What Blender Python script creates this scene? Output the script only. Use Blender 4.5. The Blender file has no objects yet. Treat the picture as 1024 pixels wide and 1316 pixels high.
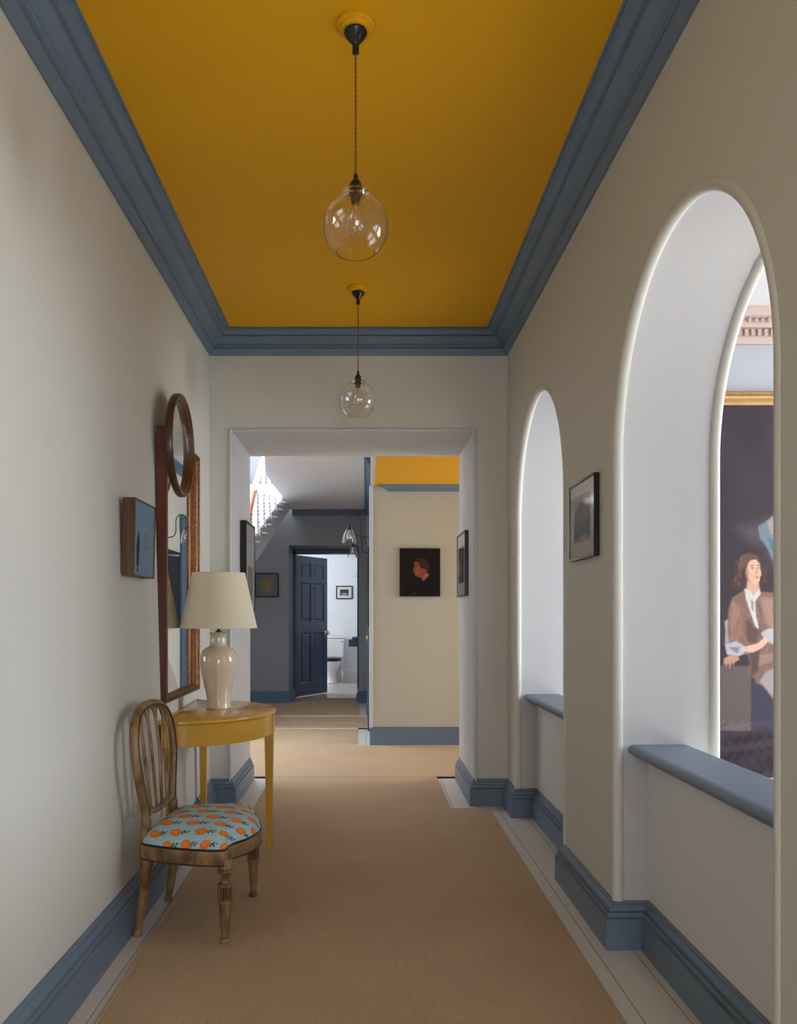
import bpy, bmesh, math, random
import numpy as np
from mathutils import Vector
random.seed(3)
PI=math.pi
S=bpy.context.scene
C=S.collection
# ------------------------------------------------------------------ colour + materials
def lin(c):
    c=c/255.0
    return c/12.92 if c<=0.04045 else ((c+0.055)/1.055)**2.4
def L(r,g,b): return (lin(r),lin(g),lin(b),1.0)
def nmat(name):
    m=bpy.data.materials.new(name); m.use_nodes=True
    nt=m.node_tree; b=nt.nodes['Principled BSDF']
    return m,nt,b
def mat(name,col,rough=0.5,metal=0.0,bump=0.0,bscale=200.0,var=0.0,vscale=6.0,spec=0.5,coat=0.0,trans=0.0,ior=1.45,sub=None):
    m,nt,b=nmat(name)
    b.inputs['Base Color'].default_value=col
    b.inputs['Roughness'].default_value=rough
    b.inputs['Metallic'].default_value=metal
    b.inputs['Specular IOR Level'].default_value=spec
    b.inputs['Coat Weight'].default_value=coat
    b.inputs['Coat Roughness'].default_value=0.12
    b.inputs['Transmission Weight'].default_value=trans
    b.inputs['IOR'].default_value=ior
    tc=nt.nodes.new('ShaderNodeTexCoord')
    if bump>0:
        n=nt.nodes.new('ShaderNodeTexNoise'); n.inputs['Scale'].default_value=bscale; n.inputs['Detail'].default_value=4
        nt.links.new(tc.outputs['Object'],n.inputs['Vector'])
        bp=nt.nodes.new('ShaderNodeBump'); bp.inputs['Strength'].default_value=bump; bp.inputs['Distance'].default_value=0.002
        nt.links.new(n.outputs['Fac'],bp.inputs['Height']); nt.links.new(bp.outputs['Normal'],b.inputs['Normal'])
    if var>0:
        n=nt.nodes.new('ShaderNodeTexNoise'); n.inputs['Scale'].default_value=vscale; n.inputs['Detail'].default_value=6
        nt.links.new(tc.outputs['Object'],n.inputs['Vector'])
        mx=nt.nodes.new('ShaderNodeMix'); mx.data_type='RGBA'
        mx.inputs['A'].default_value=tuple(c*(1-var) for c in col[:3])+(1,)
        mx.inputs['B'].default_value=tuple(min(1,c*(1+var)) for c in col[:3])+(1,)
        nt.links.new(n.outputs['Fac'],mx.inputs['Factor']); nt.links.new(mx.outputs['Result'],b.inputs['Base Color'])
    return m
def wood(name,c1,c2,scale=(3,40,40),rough=0.35,coat=0.2):
    m,nt,b=nmat(name)
    tc=nt.nodes.new('ShaderNodeTexCoord'); mp=nt.nodes.new('ShaderNodeMapping'); mp.inputs['Scale'].default_value=scale
    n=nt.nodes.new('ShaderNodeTexNoise'); n.inputs['Scale'].default_value=1; n.inputs['Detail'].default_value=8; n.inputs['Distortion'].default_value=1.2
    r=nt.nodes.new('ShaderNodeValToRGB'); r.color_ramp.elements[0].color=c1; r.color_ramp.elements[1].color=c2
    r.color_ramp.elements[0].position=.3; r.color_ramp.elements[1].position=.7
    nt.links.new(tc.outputs['Object'],mp.inputs['Vector']); nt.links.new(mp.outputs['Vector'],n.inputs['Vector'])
    nt.links.new(n.outputs['Fac'],r.inputs['Fac']); nt.links.new(r.outputs['Color'],b.inputs['Base Color'])
    b.inputs['Roughness'].default_value=rough; b.inputs['Coat Weight'].default_value=coat
    return m
def vcol(name,rough=0.6,coat=0.0):
    m,nt,b=nmat(name)
    a=nt.nodes.new('ShaderNodeVertexColor'); a.layer_name='Col'
    n=nt.nodes.new('ShaderNodeTexNoise'); n.inputs['Scale'].default_value=60; n.inputs['Detail'].default_value=5
    tc=nt.nodes.new('ShaderNodeTexCoord'); nt.links.new(tc.outputs['Object'],n.inputs['Vector'])
    mr=nt.nodes.new('ShaderNodeMapRange'); mr.inputs['To Min'].default_value=.82; mr.inputs['To Max'].default_value=1.18
    nt.links.new(n.outputs['Fac'],mr.inputs['Value'])
    vm=nt.nodes.new('ShaderNodeVectorMath'); vm.operation='SCALE'
    nt.links.new(a.outputs['Color'],vm.inputs[0]); nt.links.new(mr.outputs['Result'],vm.inputs['Scale'])
    nt.links.new(vm.outputs['Vector'],b.inputs['Base Color'])
    b.inputs['Roughness'].default_value=rough; b.inputs['Coat Weight'].default_value=coat; b.inputs['Coat Roughness'].default_value=.05
    b.inputs['Specular IOR Level'].default_value=.25
    return m
M={}
M['wall']=mat('wall_paint',(.66,.645,.585,1),.62,bump=.12,bscale=60,spec=.3)
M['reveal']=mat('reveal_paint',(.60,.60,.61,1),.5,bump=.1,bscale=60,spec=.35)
M['hallwall']=mat('hall_wall_paint_shaded',(.26,.275,.31,1),.6,bump=.1,bscale=60,spec=.3)  # grey-blue, darkened: shade cast by the stair is put into this colour
M['pierwall']=mat('buff_wall_paint',(.56,.55,.455,1),.6,bump=.1,bscale=60,spec=.3)
M['yellow']=mat('yellow_ceiling_paint',(.80,.40,.004,1),.55,bump=.1,bscale=30,spec=.3)
M['blue']=mat('blue_trim_paint',(.150,.208,.285,1),.38,bump=.015,bscale=25)
M['navy']=mat('navy_door_paint',(.032,.06,.125,1),.25,bump=.02,bscale=20)
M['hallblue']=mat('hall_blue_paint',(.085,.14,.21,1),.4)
M['white']=mat('white_paint',(.78,.78,.79,1),.45)
M['whiteceil']=mat('white_ceiling_paint',(.72,.71,.73,1),.7)
M['pinkplaster']=mat('pink_plaster',(.50,.37,.32,1),.6)
M['gallery']=mat('gallery_wall_paint',(.40,.405,.43,1),.6)
M['binding']=mat('carpet_binding_light',(.45,.35,.25,1),.9)
M['black']=mat('black_lacquer',(.008,.007,.008,1),.3)
M['blackmetal']=mat('blackened_metal',(.012,.011,.012,1),.3,spec=.6)
M['brass']=mat('aged_brass',(.55,.38,.15,1),.3,metal=1)
M['chrome']=mat('chrome',(.8,.8,.8,1),.12,metal=1)
M['darkbronze']=mat('dark_bronze',(.09,.07,.05,1),.35,metal=1)
M['mirror']=mat('mirror_glass',(.86,.88,.88,1),.01,metal=1)
M['glass']=mat('clear_glass',(1,1,1,1),.0,trans=1,ior=1.4,spec=.5)
M['picglass']=mat('pale_mount_card',(.78,.76,.72,1),.5,coat=.6)
M['mahogany']=wood('mahogany',(.06,.010,.005,1),(.15,.028,.011,1),(30,30,3))
M['walnut']=wood('walnut_frame',(.045,.018,.008,1),(.12,.045,.016,1),(20,20,4),.35)
M['oldgilt']=mat('worn_gilt',(.20,.085,.03,1),.40,metal=.6,bump=1,bscale=70,var=.85,vscale=60)
M['gilt']=mat('gilt',(.40,.235,.09,1),.45,metal=.5,bump=.5,bscale=60,var=.35,vscale=30)
M['chairwood']=wood('antique_painted_wood',(.09,.042,.014,1),(.36,.22,.09,1),(14,14,7),.45,.1)
M['groove']=mat('dark_groove_paint',(.035,.018,.009,1),.5)
M['tableyellow']=mat('mustard_gloss_paint',(.62,.33,.035,1),.25,coat=.35,bump=.03,bscale=12)
M['ceramic']=mat('cream_crackle_glaze',(.70,.58,.42,1),.15,coat=.7,var=.06,vscale=14)
M['porcelain']=mat('white_porcelain',(.86,.85,.85,1),.12,coat=.5)
M['handrail']=wood('handrail_wood',(.42,.14,.06,1),(.60,.24,.12,1),(6,6,30),.35)
M['canvas']=vcol('painted_canvas',.65,.0)
M['print']=vcol('framed_print_behind_glass',.5,.9)
M['filament']=mat('filament',(.9,.45,.12,1),.4)
M['boxwood']=wood('box_frame_wood',(.05,.024,.008,1),(.15,.075,.026,1),(60,60,4),.5,.0)
M['wcfloor']=wood('pale_boards',(.50,.42,.36,1),(.66,.58,.52,1),(2,9,1),.3,.3)
M['cord']=mat('orange_brown_flex',(.28,.075,.02,1),.7,bump=1,bscale=300)
M['carpetedge']=mat('carpet_binding',(.30,.20,.125,1),.9)
M['darkgap']=mat('dark_gap',(.01,.009,.008,1),.8)

def shade_mat():
    m,nt,b=nmat('cream_lampshade_fabric')
    b.inputs['Base Color'].default_value=(.93,.82,.60,1); b.inputs['Roughness'].default_value=.8
    tr=nt.nodes.new('ShaderNodeBsdfTranslucent'); tr.inputs['Color'].default_value=(.75,.62,.42,1)
    mx=nt.nodes.new('ShaderNodeMixShader'); mx.inputs['Fac'].default_value=.12
    out=nt.nodes['Material Output']
    nt.links.new(b.outputs[0],mx.inputs[1]); nt.links.new(tr.outputs[0],mx.inputs[2]); nt.links.new(mx.outputs[0],out.inputs[0])
    return m
M['shade']=shade_mat()

def mathn(nt,op,a,b=None,c=None):
    n=nt.nodes.new('ShaderNodeMath'); n.operation=op
    for i,v in enumerate((a,b,c)):
        if v is None: continue
        if isinstance(v,(int,float)): n.inputs[i].default_value=v
        else: nt.links.new(v,n.inputs[i])
    return n.outputs[0]
def carpet_mat(name,c1,c2,strength=.9):
    m,nt,b=nmat(name)
    tc=nt.nodes.new('ShaderNodeTexCoord'); sp=nt.nodes.new('ShaderNodeSeparateXYZ'); nt.links.new(tc.outputs['Object'],sp.inputs[0])
    x,y=sp.outputs[0],sp.outputs[1]
    wz=nt.nodes.new('ShaderNodeTexNoise'); wz.inputs['Scale'].default_value=7; nt.links.new(tc.outputs['Object'],wz.inputs['Vector'])
    wob=mathn(nt,'MULTIPLY',mathn(nt,'SUBTRACT',wz.outputs['Fac'],.5),.004)
    # herringbone: rows across the runner, ribs slanting alternately
    P=.0185
    tri=mathn(nt,'PINGPONG',mathn(nt,'ADD',x,10),P)
    ph=mathn(nt,'ADD',y,mathn(nt,'MULTIPLY',tri,1.5))
    ph=mathn(nt,'ADD',ph,wob)
    s=mathn(nt,'SINE',mathn(nt,'MULTIPLY',ph,2*PI/.0135))
    s=mathn(nt,'MULTIPLY_ADD',s,.5,.5)
    fn=nt.nodes.new('ShaderNodeTexNoise'); fn.inputs['Scale'].default_value=160; fn.inputs['Detail'].default_value=3
    nt.links.new(tc.outputs['Object'],fn.inputs['Vector'])
    f=mathn(nt,'ADD',mathn(nt,'MULTIPLY',s,.62),mathn(nt,'MULTIPLY',fn.outputs['Fac'],.4))
    ra=nt.nodes.new('ShaderNodeValToRGB'); ra.color_ramp.elements[0].position=.1; ra.color_ramp.elements[1].position=.8
    ra.color_ramp.elements[0].color=c1; ra.color_ramp.elements[1].color=c2
    nt.links.new(f,ra.inputs['Fac'])
    big=nt.nodes.new('ShaderNodeTexNoise'); big.inputs['Scale'].default_value=2.2; nt.links.new(tc.outputs['Object'],big.inputs['Vector'])
    sc=mathn(nt,'MULTIPLY_ADD',big.outputs['Fac'],.22,.89)
    vm=nt.nodes.new('ShaderNodeVectorMath'); vm.operation='SCALE'; nt.links.new(ra.outputs['Color'],vm.inputs[0]); nt.links.new(sc,vm.inputs['Scale'])
    nt.links.new(vm.outputs['Vector'],b.inputs['Base Color'])
    bp=nt.nodes.new('ShaderNodeBump'); bp.inputs['Strength'].default_value=strength; bp.inputs['Distance'].default_value=.003
    nt.links.new(f,bp.inputs['Height']); nt.links.new(bp.outputs['Normal'],b.inputs['Normal'])
    b.inputs['Roughness'].default_value=.9; b.inputs['Specular IOR Level'].default_value=.15
    return m
M['carpet']=carpet_mat('herringbone_sisal',(.30,.195,.115,1),(.70,.52,.345,1))
def board_mat():
    m,nt,b=nmat('white_painted_boards')
    tc=nt.nodes.new('ShaderNodeTexCoord'); sp=nt.nodes.new('ShaderNodeSeparateXYZ'); nt.links.new(tc.outputs['Object'],sp.inputs[0])
    x=sp.outputs[0]
    fr=mathn(nt,'FRACT',mathn(nt,'ADD',mathn(nt,'DIVIDE',mathn(nt,'ABSOLUTE',x),.1433),.5))
    g=mathn(nt,'LESS_THAN',mathn(nt,'ABSOLUTE',mathn(nt,'SUBTRACT',fr,.5)),.012)
    mx=nt.nodes.new('ShaderNodeMix'); mx.data_type='RGBA'; nt.links.new(g,mx.inputs['Factor'])
    mx.inputs['A'].default_value=(.70,.67,.63,1); mx.inputs['B'].default_value=(.16,.14,.12,1)
    nt.links.new(mx.outputs['Result'],b.inputs['Base Color'])
    b.inputs['Roughness'].default_value=.35
    return m
M['boards']=board_mat()
def seat_mat():
    m,nt,b=nmat('oranges_print_fabric')
    a=nt.nodes.new('ShaderNodeVertexColor'); a.layer_name='Col'
    uv=nt.nodes.new('ShaderNodeUVMap'); uv.uv_map='fab'
    sp=nt.nodes.new('ShaderNodeSeparateXYZ'); nt.links.new(uv.outputs[0],sp.inputs[0])
    s=mathn(nt,'SINE',mathn(nt,'MULTIPLY',sp.outputs[1],2*PI/.0072))
    f=mathn(nt,'GREATER_THAN',s,.15)
    mx=nt.nodes.new('ShaderNodeMix'); mx.data_type='RGBA'; nt.links.new(f,mx.inputs['Factor'])
    mx.inputs['A'].default_value=L(205,228,232); mx.inputs['B'].default_value=L(108,164,182)
    m2=nt.nodes.new('ShaderNodeMix'); m2.data_type='RGBA'; nt.links.new(a.outputs['Alpha'],m2.inputs['Factor'])
    nt.links.new(mx.outputs['Result'],m2.inputs['A']); nt.links.new(a.outputs['Color'],m2.inputs['B'])
    nt.links.new(m2.outputs['Result'],b.inputs['Base Color']); b.inputs['Roughness'].default_value=.75
    return m
M['seat']=seat_mat()

# ------------------------------------------------------------------ mesh builder
class MB:
    def __init__(s): s.v=[]; s.f=[]; s.mi=[]; s.cm=0
    def add(s,vs,fs):
        o=len(s.v); s.v+= [tuple(p) for p in vs]; s.f+=[tuple(i+o for i in f) for f in fs]; s.mi+=[s.cm]*len(fs)
    def box(s,x0,x1,y0,y1,z0,z1):
        s.add([(x0,y0,z0),(x1,y0,z0),(x1,y1,z0),(x0,y1,z0),(x0,y0,z1),(x1,y0,z1),(x1,y1,z1),(x0,y1,z1)],
              [(0,3,2,1),(4,5,6,7),(0,1,5,4),(1,2,6,5),(2,3,7,6),(3,0,4,7)])
    def prism(s,poly,axis,a,b):
        # poly: list of 2D; axis 'x' => coords (y,z); 'y' => (x,z); 'z' => (x,y)
        def P(p,t):
            return {'x':(t,p[0],p[1]),'y':(p[0],t,p[1]),'z':(p[0],p[1],t)}[axis]
        n=len(poly)
        s.add([P(p,a) for p in poly]+[P(p,b) for p in poly],
              [tuple(range(n)),tuple(range(2*n-1,n-1,-1))]+[(i,i+n,(i+1)%n+n,(i+1)%n) for i in range(n)])
    def lathe(s,prof,n=32,c=(0,0,0),closed=False,flute=None,sx=1,sy=1):
        vs=[];fs=[];m=len(prof)
        for j,(r,z) in enumerate(prof):
            for i in range(n):
                a=2*PI*i/n; rr=r
                if flute and flute[0]<=z<=flute[1]: rr=r*(1-flute[3]*(0.5+0.5*math.cos(flute[2]*a)))
                vs.append((c[0]+rr*math.cos(a)*sx,c[1]+rr*math.sin(a)*sy,c[2]+z))
        rng=m if closed else m-1
        for j in range(rng):
            k=(j+1)%m
            for i in range(n): fs.append((j*n+i,j*n+(i+1)%n,k*n+(i+1)%n,k*n+i))
        if not closed:
            if prof[0][0]>1e-6: fs.append(tuple(range(n-1,-1,-1)))
            if prof[-1][0]>1e-6: fs.append(tuple((m-1)*n+i for i in range(n)))
        s.add(vs,fs)
    def tube(s,pts,rad,n=12,closed=False,ref=(0,0,1),flat=None):
        # rad: float / list / (a along ref-perp, b along ref)
        pts=[Vector(p) for p in pts]; m=len(pts); vs=[];fs=[]
        ref=Vector(ref)
        for j,p in enumerate(pts):
            if closed: t=pts[(j+1)%m]-pts[j-1]
            else: t=pts[min(j+1,m-1)]-pts[max(j-1,0)]
            t.normalize()
            u=t.cross(ref)
            if u.length<1e-3: u=t.cross(Vector((1,0.01,0)))
            u.normalize(); w=u.cross(t).normalized()
            r=rad[j] if isinstance(rad,list) else rad
            a,b=(r,r) if not isinstance(r,tuple) else r
            for i in range(n):
                th=2*PI*i/n
                q=p+u*(a*math.cos(th))+w*(b*math.sin(th))
                vs.append(tuple(q))
        for j in range(m if closed else m-1):
            k=(j+1)%m
            for i in range(n): fs.append((j*n+i,j*n+(i+1)%n,k*n+(i+1)%n,k*n+i))
        if not closed:
            fs.append(tuple(range(n-1,-1,-1))); fs.append(tuple((m-1)*n+i for i in range(n)))
        s.add(vs,fs)
    def sweep(s,path,prof,closed=False):
        # path 2D, profile (offset to the left, z), mitred
        n=len(path); k=len(prof); vs=[];fs=[]
        def nrm(a,b):
            dx,dy=b[0]-a[0],b[1]-a[1]; l=math.hypot(dx,dy); return (-dy/l,dx/l)
        for i,p in enumerate(path):
            if closed or 0<i<n-1:
                n1=nrm(path[i-1],p); n2=nrm(p,path[(i+1)%n])
                d=1+n1[0]*n2[0]+n1[1]*n2[1]; mx=((n1[0]+n2[0])/d,(n1[1]+n2[1])/d)
            elif i==0: mx=nrm(p,path[1])
            else: mx=nrm(path[i-1],p)
            for (o,z) in prof: vs.append((p[0]+mx[0]*o,p[1]+mx[1]*o,z))
        for i in range(n if closed else n-1):
            a=i*k; b=((i+1)%n)*k
            for j in range(k): fs.append((a+j,a+(j+1)%k,b+(j+1)%k,b+j))
        if not closed: fs.append(tuple(range(k))); fs.append(tuple((n-1)*k+j for j in range(k-1,-1,-1)))
        s.add(vs,fs)
    def build(s,name,mats,parent=None,smooth=35,bevel=0,recalc=True,weld=False):
        me=bpy.data.meshes.new(name); me.from_pydata(s.v,[],s.f)
        if not isinstance(mats,(list,tuple)): mats=[mats]
        for m in mats: me.materials.append(m)
        me.polygons.foreach_set('material_index',s.mi)
        if recalc or weld:
            bm=bmesh.new(); bm.from_mesh(me)
            if weld: bmesh.ops.remove_doubles(bm,verts=bm.verts,dist=1e-5)
            bmesh.ops.recalc_face_normals(bm,faces=bm.faces); bm.to_mesh(me); bm.free()
        if smooth:
            me.polygons.foreach_set('use_smooth',[True]*len(me.polygons)); me.set_sharp_from_angle(angle=math.radians(smooth))
        me.update()
        o=bpy.data.objects.new(name,me); C.objects.link(o)
        if parent: o.parent=parent
        if bevel:
            b=o.modifiers.new('b','BEVEL'); b.width=bevel; b.segments=2; b.limit_method='ANGLE'; b.angle_limit=math.radians(40); b.harden_normals=False
        return o
def tag(o,label,cat,group=None):
    o['label']=label; o['category']=cat
    if group: o['group']=group
    return o
def thing(name,label,cat,loc=(0,0,0),rz=0,group=None,rot=None):
    o=bpy.data.objects.new(name,None); C.objects.link(o); o.location=loc; o.rotation_euler=rot or (0,0,rz); o.empty_display_size=.1
    return tag(o,label,cat,group)
def struct(o): o['kind']='structure'; return o
def copy_tree(o,parent=None):
    c=o.copy(); C.objects.link(c)
    if parent: c.parent=parent
    for ch in list(o.children): copy_tree(ch,c)
    return c

# ------------------------------------------------------------------ dimensions (metres; eye 1.25 above floor)
YE,YF=5.43,6.28           # end wall front / back faces
XR=.94; XB=1.33           # arcade wall corridor face / gallery face
XP0,XP1=1.07,1.19         # parapet faces
ZC=3.124                  # corridor ceiling
ZT=3.4
BOW=[(-.954,-2.6),(-.954,3.2),(-.958,3.8),(-.970,4.3),(-.988,4.74),(-1.006,5.05),(-1.034,YE)]
def wallx(y,z):
    for (x0,y0),(x1,y1) in zip(BOW,BOW[1:]):
        if y<=y1: b=x0+(x1-x0)*max(0,(y-y0))/(y1-y0); break
    else: b=-1.034
    return b+(-1.040-b)*min(1,max(0,z)/2.9)

# ------------------------------------------------------------------ left wall
mb=MB(); ys=[-2.6,-1,1,2.5]+[3.0+.15*i for i in range(16)]+[YE]; zs=[0,.3,.6,.9,1.3,1.8,2.3,2.9,ZT]
n=len(zs); vs=[(wallx(y,z),y,z) for y in ys for z in zs]
mb.add(vs,[(i*n+j,i*n+j+1,(i+1)*n+j+1,(i+1)*n+j) for i in range(len(ys)-1) for j in range(n-1)])
o=len(vs)
mb.add([(-1.3,-2.6,0),(-1.3,-2.6,ZT),(-1.3,YE,0),(-1.3,YE,ZT)],[(0,1,3,2)])
struct(mb.build('wall_left',M['wall'],recalc=False,smooth=50))
# end wall with the big square opening
XL0,XR0,ZO=-.895,.724,2.491
mb=MB(); mb.box(-1.3,XL0,YE,YF,0,ZT); mb.box(XR0,XB,YE,YF,0,ZT); mb.box(XL0,XR0,YE,YF,ZO,ZT)
struct(mb.build('wall_end',M['wall']))
# pale lining of the opening
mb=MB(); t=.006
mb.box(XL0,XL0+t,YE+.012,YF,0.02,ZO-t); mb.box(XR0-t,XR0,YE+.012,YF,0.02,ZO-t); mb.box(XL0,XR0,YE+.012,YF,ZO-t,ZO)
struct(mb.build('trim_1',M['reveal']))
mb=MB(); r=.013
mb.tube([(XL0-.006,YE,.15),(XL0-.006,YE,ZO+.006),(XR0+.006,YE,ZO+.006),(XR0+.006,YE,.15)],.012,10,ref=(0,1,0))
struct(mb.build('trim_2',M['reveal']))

# ------------------------------------------------------------------ arcade wall on the right
ARCH=[(-.13,1.11),(1.865,3.10),(3.86,5.12)]
ZSP,RB=1.84,.655
NB=40
def arch_curve(y0,y1,grow=0,n=NB):
    c=(y0+y1)/2; a=(y1-y0)/2
    return [(c-(a+grow)*math.cos(PI*i/n),ZSP+(RB+grow)*math.sin(PI*i/n)) for i in range(n+1)]
def extr(mb,poly2):   # strip of columns above the arch
    pass
mb=MB()
edges=[-2.6]+[v for ab in ARCH for v in ab]+[YE]
for i in range(0,len(edges),2): mb.box(XR,XB,edges[i],edges[i+1],0,ZT)
for (y0,y1) in ARCH:
    cv=arch_curve(y0,y1)
    for (ya,za),(yb,zb) in zip(cv,cv[1:]):
        mb.add([(XR,ya,za),(XR,yb,zb),(XR,yb,ZT),(XR,ya,ZT),(XB,ya,za),(XB,yb,zb),(XB,yb,ZT),(XB,ya,ZT)],
               [(0,1,2,3),(7,6,5,4)])
struct(mb.build('wall_right',M['wall'],recalc=False))
# white lining of jambs and soffits
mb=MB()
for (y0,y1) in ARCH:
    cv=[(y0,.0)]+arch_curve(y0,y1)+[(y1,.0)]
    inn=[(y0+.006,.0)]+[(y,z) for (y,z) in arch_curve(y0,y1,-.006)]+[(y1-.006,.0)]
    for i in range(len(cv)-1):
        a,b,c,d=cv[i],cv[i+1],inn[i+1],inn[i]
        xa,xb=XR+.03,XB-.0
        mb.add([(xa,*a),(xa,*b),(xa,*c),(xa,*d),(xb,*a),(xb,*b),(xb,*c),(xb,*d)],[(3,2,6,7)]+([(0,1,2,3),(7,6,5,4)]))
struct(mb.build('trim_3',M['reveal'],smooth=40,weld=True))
# staff beads round both faces of every arch
mb=MB()
for (y0,y1) in ARCH:
    for X in (XR+.014,XB-.010):
        cv=[(y0+.002,.178)]+[(y,z) for (y,z) in arch_curve(y0,y1,-.002,48)]+[(y1-.002,.178)]
        mb.tube([(X,y,z) for y,z in cv],.021,14,ref=(1,0,0))
        if X<1.1: mb.tube([(X+.024,y,z) for y,z in cv],.0055,6,ref=(1,0,0))
struct(mb.build('trim_4',M['wall'],smooth=60))
# parapets (set back) and their blue caps
mb=MB()
for (y0,y1) in ARCH: mb.box(XP0,XP1,y0-.01,y1+.01,0,.735)
struct(mb.build('wall_parapet',M['white']))
for k,(y0,y1) in enumerate(ARCH):
    mb=MB()
    pr=[(1.215,.735),(1.215,.758),(1.208,.768),(1.02,.768),(1.004,.766),(.994,.757),(.992,.746),(.999,.736),(1.012,.731),(1.018,.722),(1.034,.716),(1.052,.712),(1.062,.700),(1.07,.698),(1.08,.735)]
    mb.prism([(x,z) for x,z in pr],'y',y0,y1)
    struct(mb.build('trim_%d'%(5+k),M['blue'],smooth=40))

# ------------------------------------------------------------------ cornice, skirting
COR=[(0,.139),(.012,.139),(.014,.133),(.032,.108),(.034,.104),(.034,.100),(.026,.098),(.052,.095),(.056,.091),(.056,.086),(.048,.083),(.066,.072),(.082,.056),(.094,.044),(.101,.043),(.101,.039),(.092,.036),(.114,.034),(.121,.027),(.131,.014),(.141,.011),(.147,.010),(.147,.006),(.141,.003),(.157,.002),(.157,-.02),(0,-.02)]
mb=MB(); mb.sweep([(XR,-2.6),(XR,YE),(-1.037,YE),(-1.037,-2.6)],[(a,ZC-b) for a,b in COR])
struct(mb.build('trim_8',M['blue'],smooth=28))
SK=[(-.01,.178),(.006,.178),(.010,.173),(.011,.166),(.008,.163),(.015,.158),(.021,.148),(.022,.142),(.018,.139),(.028,.137),(.030,.128),(.030,.122),(.026,.119),(.038,.116),(.038,0),(-.01,0)]
mb=MB(); mb.sweep([(XL0,YF),(XL0,YE)]+[(x,y) for x,y in reversed(BOW)],SK)
struct(mb.build('baseboard_left',M['blue'],smooth=28))
rp=[(XR,-2.6)]
for (y0,y1) in ARCH: rp+=[(XR,y0),(XP0,y0),(XP0,y1),(XR,y1)]
rp+=[(XR,YE),(XR0,YE),(XR0,YF)]
mb=MB(); mb.sweep(rp,SK)
struct(mb.build('baseboard_right',M['blue'],smooth=28))
# ceilings
mb=MB(); mb.box(-1.3,XB,-2.6,YE,ZC,ZC+.1); struct(mb.build('ceiling',M['yellow']))
mb=MB(); mb.box(-1.3,XB,-2.75,-2.6,0,ZT); struct(mb.build('wall_back',M['wall']))
# floor
mb=MB(); mb.box(-4.2,5.2,-2.75,12.6,-.1,0); struct(mb.build('floor',M['boards']))

# ------------------------------------------------------------------ carpets
mb=MB()
def carpet(mb,poly,z):
    n=len(poly); mb.add([(x,y,.0) for x,y in poly]+[(x,y,z) for x,y in poly],[tuple(range(n,2*n))]+[(i,(i+1)%n,(i+1)%n+n,i+n) for i in range(n)])
run=[(-.820,-2.5),(.785,-2.5),(.800,5.30),(.548,5.30),(.548,6.335),(-.735,6.335),(-.725,5.30),(-.865,5.30),(-.852,4.05),(-.825,2.5)]
carpet(mb,run,.008)
rn=thing('carpet_runner','wide tan herringbone woven carpet runner down the corridor between white boards','carpet')
mb.build('pile',M['carpet'],rn)
mb=MB(); mb.tube([(x,y,.005) for x,y in run],.0055,6,closed=True); mb.build('binding',M['binding'],rn)
mb=MB(); hall=[(-3.97,6.345),(3.9,6.345),(3.9,7.90),(-.085,7.90),(-.085,9.11),(.04,9.11),(.04,10.27),(-.085,10.27),(-.085,11.8),(-.12,11.8),(-.12,12.55),(-1.08,12.55),(-1.08,11.8),(-3.97,11.8)]
carpet(mb,hall,.008)
tag(mb.build('hall_carpet',M['carpet']),'tan carpet covering the far hall floor beyond the square opening','carpet')
mb=MB(); mb.box(-.86,-.735,6.325,6.345,0,.012); mb.box(.548,.69,6.325,6.345,0,.012); mb.box(-.085,.02,9.10,9.125,0,.012)
struct(mb.build('trim_9',M['darkgap']))

# ------------------------------------------------------------------ far hall
ZH=2.81; YP=7.98; XH=.05; YN=11.88; YD=12.6
mb=MB()
mb.box(XH,4.0,YP,YP+.2,0,ZT)
mb.box(XH,XH+.16,YP+.2,9.1,0,ZT); mb.box(XH,XH+.16,10.25,YD,0,ZT); mb.box(XH,XH+.16,9.1,10.25,2.22,ZT)
struct(mb.build('wall_pier',M['pierwall']))
mb=MB()
mb.box(-4.1,-1.12,YN,YD,0,6); mb.box(-.10,XH,YN,YD,0,ZT); mb.box(-1.12,-.10,YN,YD,2.295,6)
mb.box(-1.12,-1.075,YD-.02,YD+.12,0,2.56); mb.box(-.13,.2,YD,YD+.12,0,2.56); mb.box(-1.075,-.13,YD-.02,YD+.12,2.225,2.56)
struct(mb.build('wall_far',M['hallwall']))
mb=MB(); mb.box(-4.1,-4.0,YF,YD,0,6); mb.box(-4.1,-1.3,YF-.1,YF,0,6); mb.box(4.0,4.1,YF,YP+.2,0,.7);mb.box(4.0,4.1,YF,YP+.2,2.3,3); mb.box(XB,4.1,YF-.1,YF,0,3)
mb.box(-1.3,.1,YF-.05,YF,ZT,6)
struct(mb.build('wall_hall',M['hallwall']))
mb=MB(); mb.prism([(XH+.1,YF),(XH+.1,YD),(-1.075,YD),(-1.075,11.2),(-1.09,10),(-1.095,9.05),(-1.05,8.5),(-.984,7.95),(-.96,7.3),(-4,7.3),(-4,YF)],'z',ZH,ZH+.12)
struct(mb.build('ceiling_hall',M['whiteceil']))
mb=MB(); mb.box(.082,4.0,YF,YP,2.53,2.6); struct(mb.build('ceiling_lobby',M['yellow']))
mb=MB(); mb.box(XH-.002,.082,YF,YP+.0,2.53,ZH); mb.tube([(XH+.002,YP+.002,.17),(XH+.002,YP+.002,2.53)],.018,10,ref=(0,1,0)); struct(mb.build('trim_10',M['reveal']))
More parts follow.
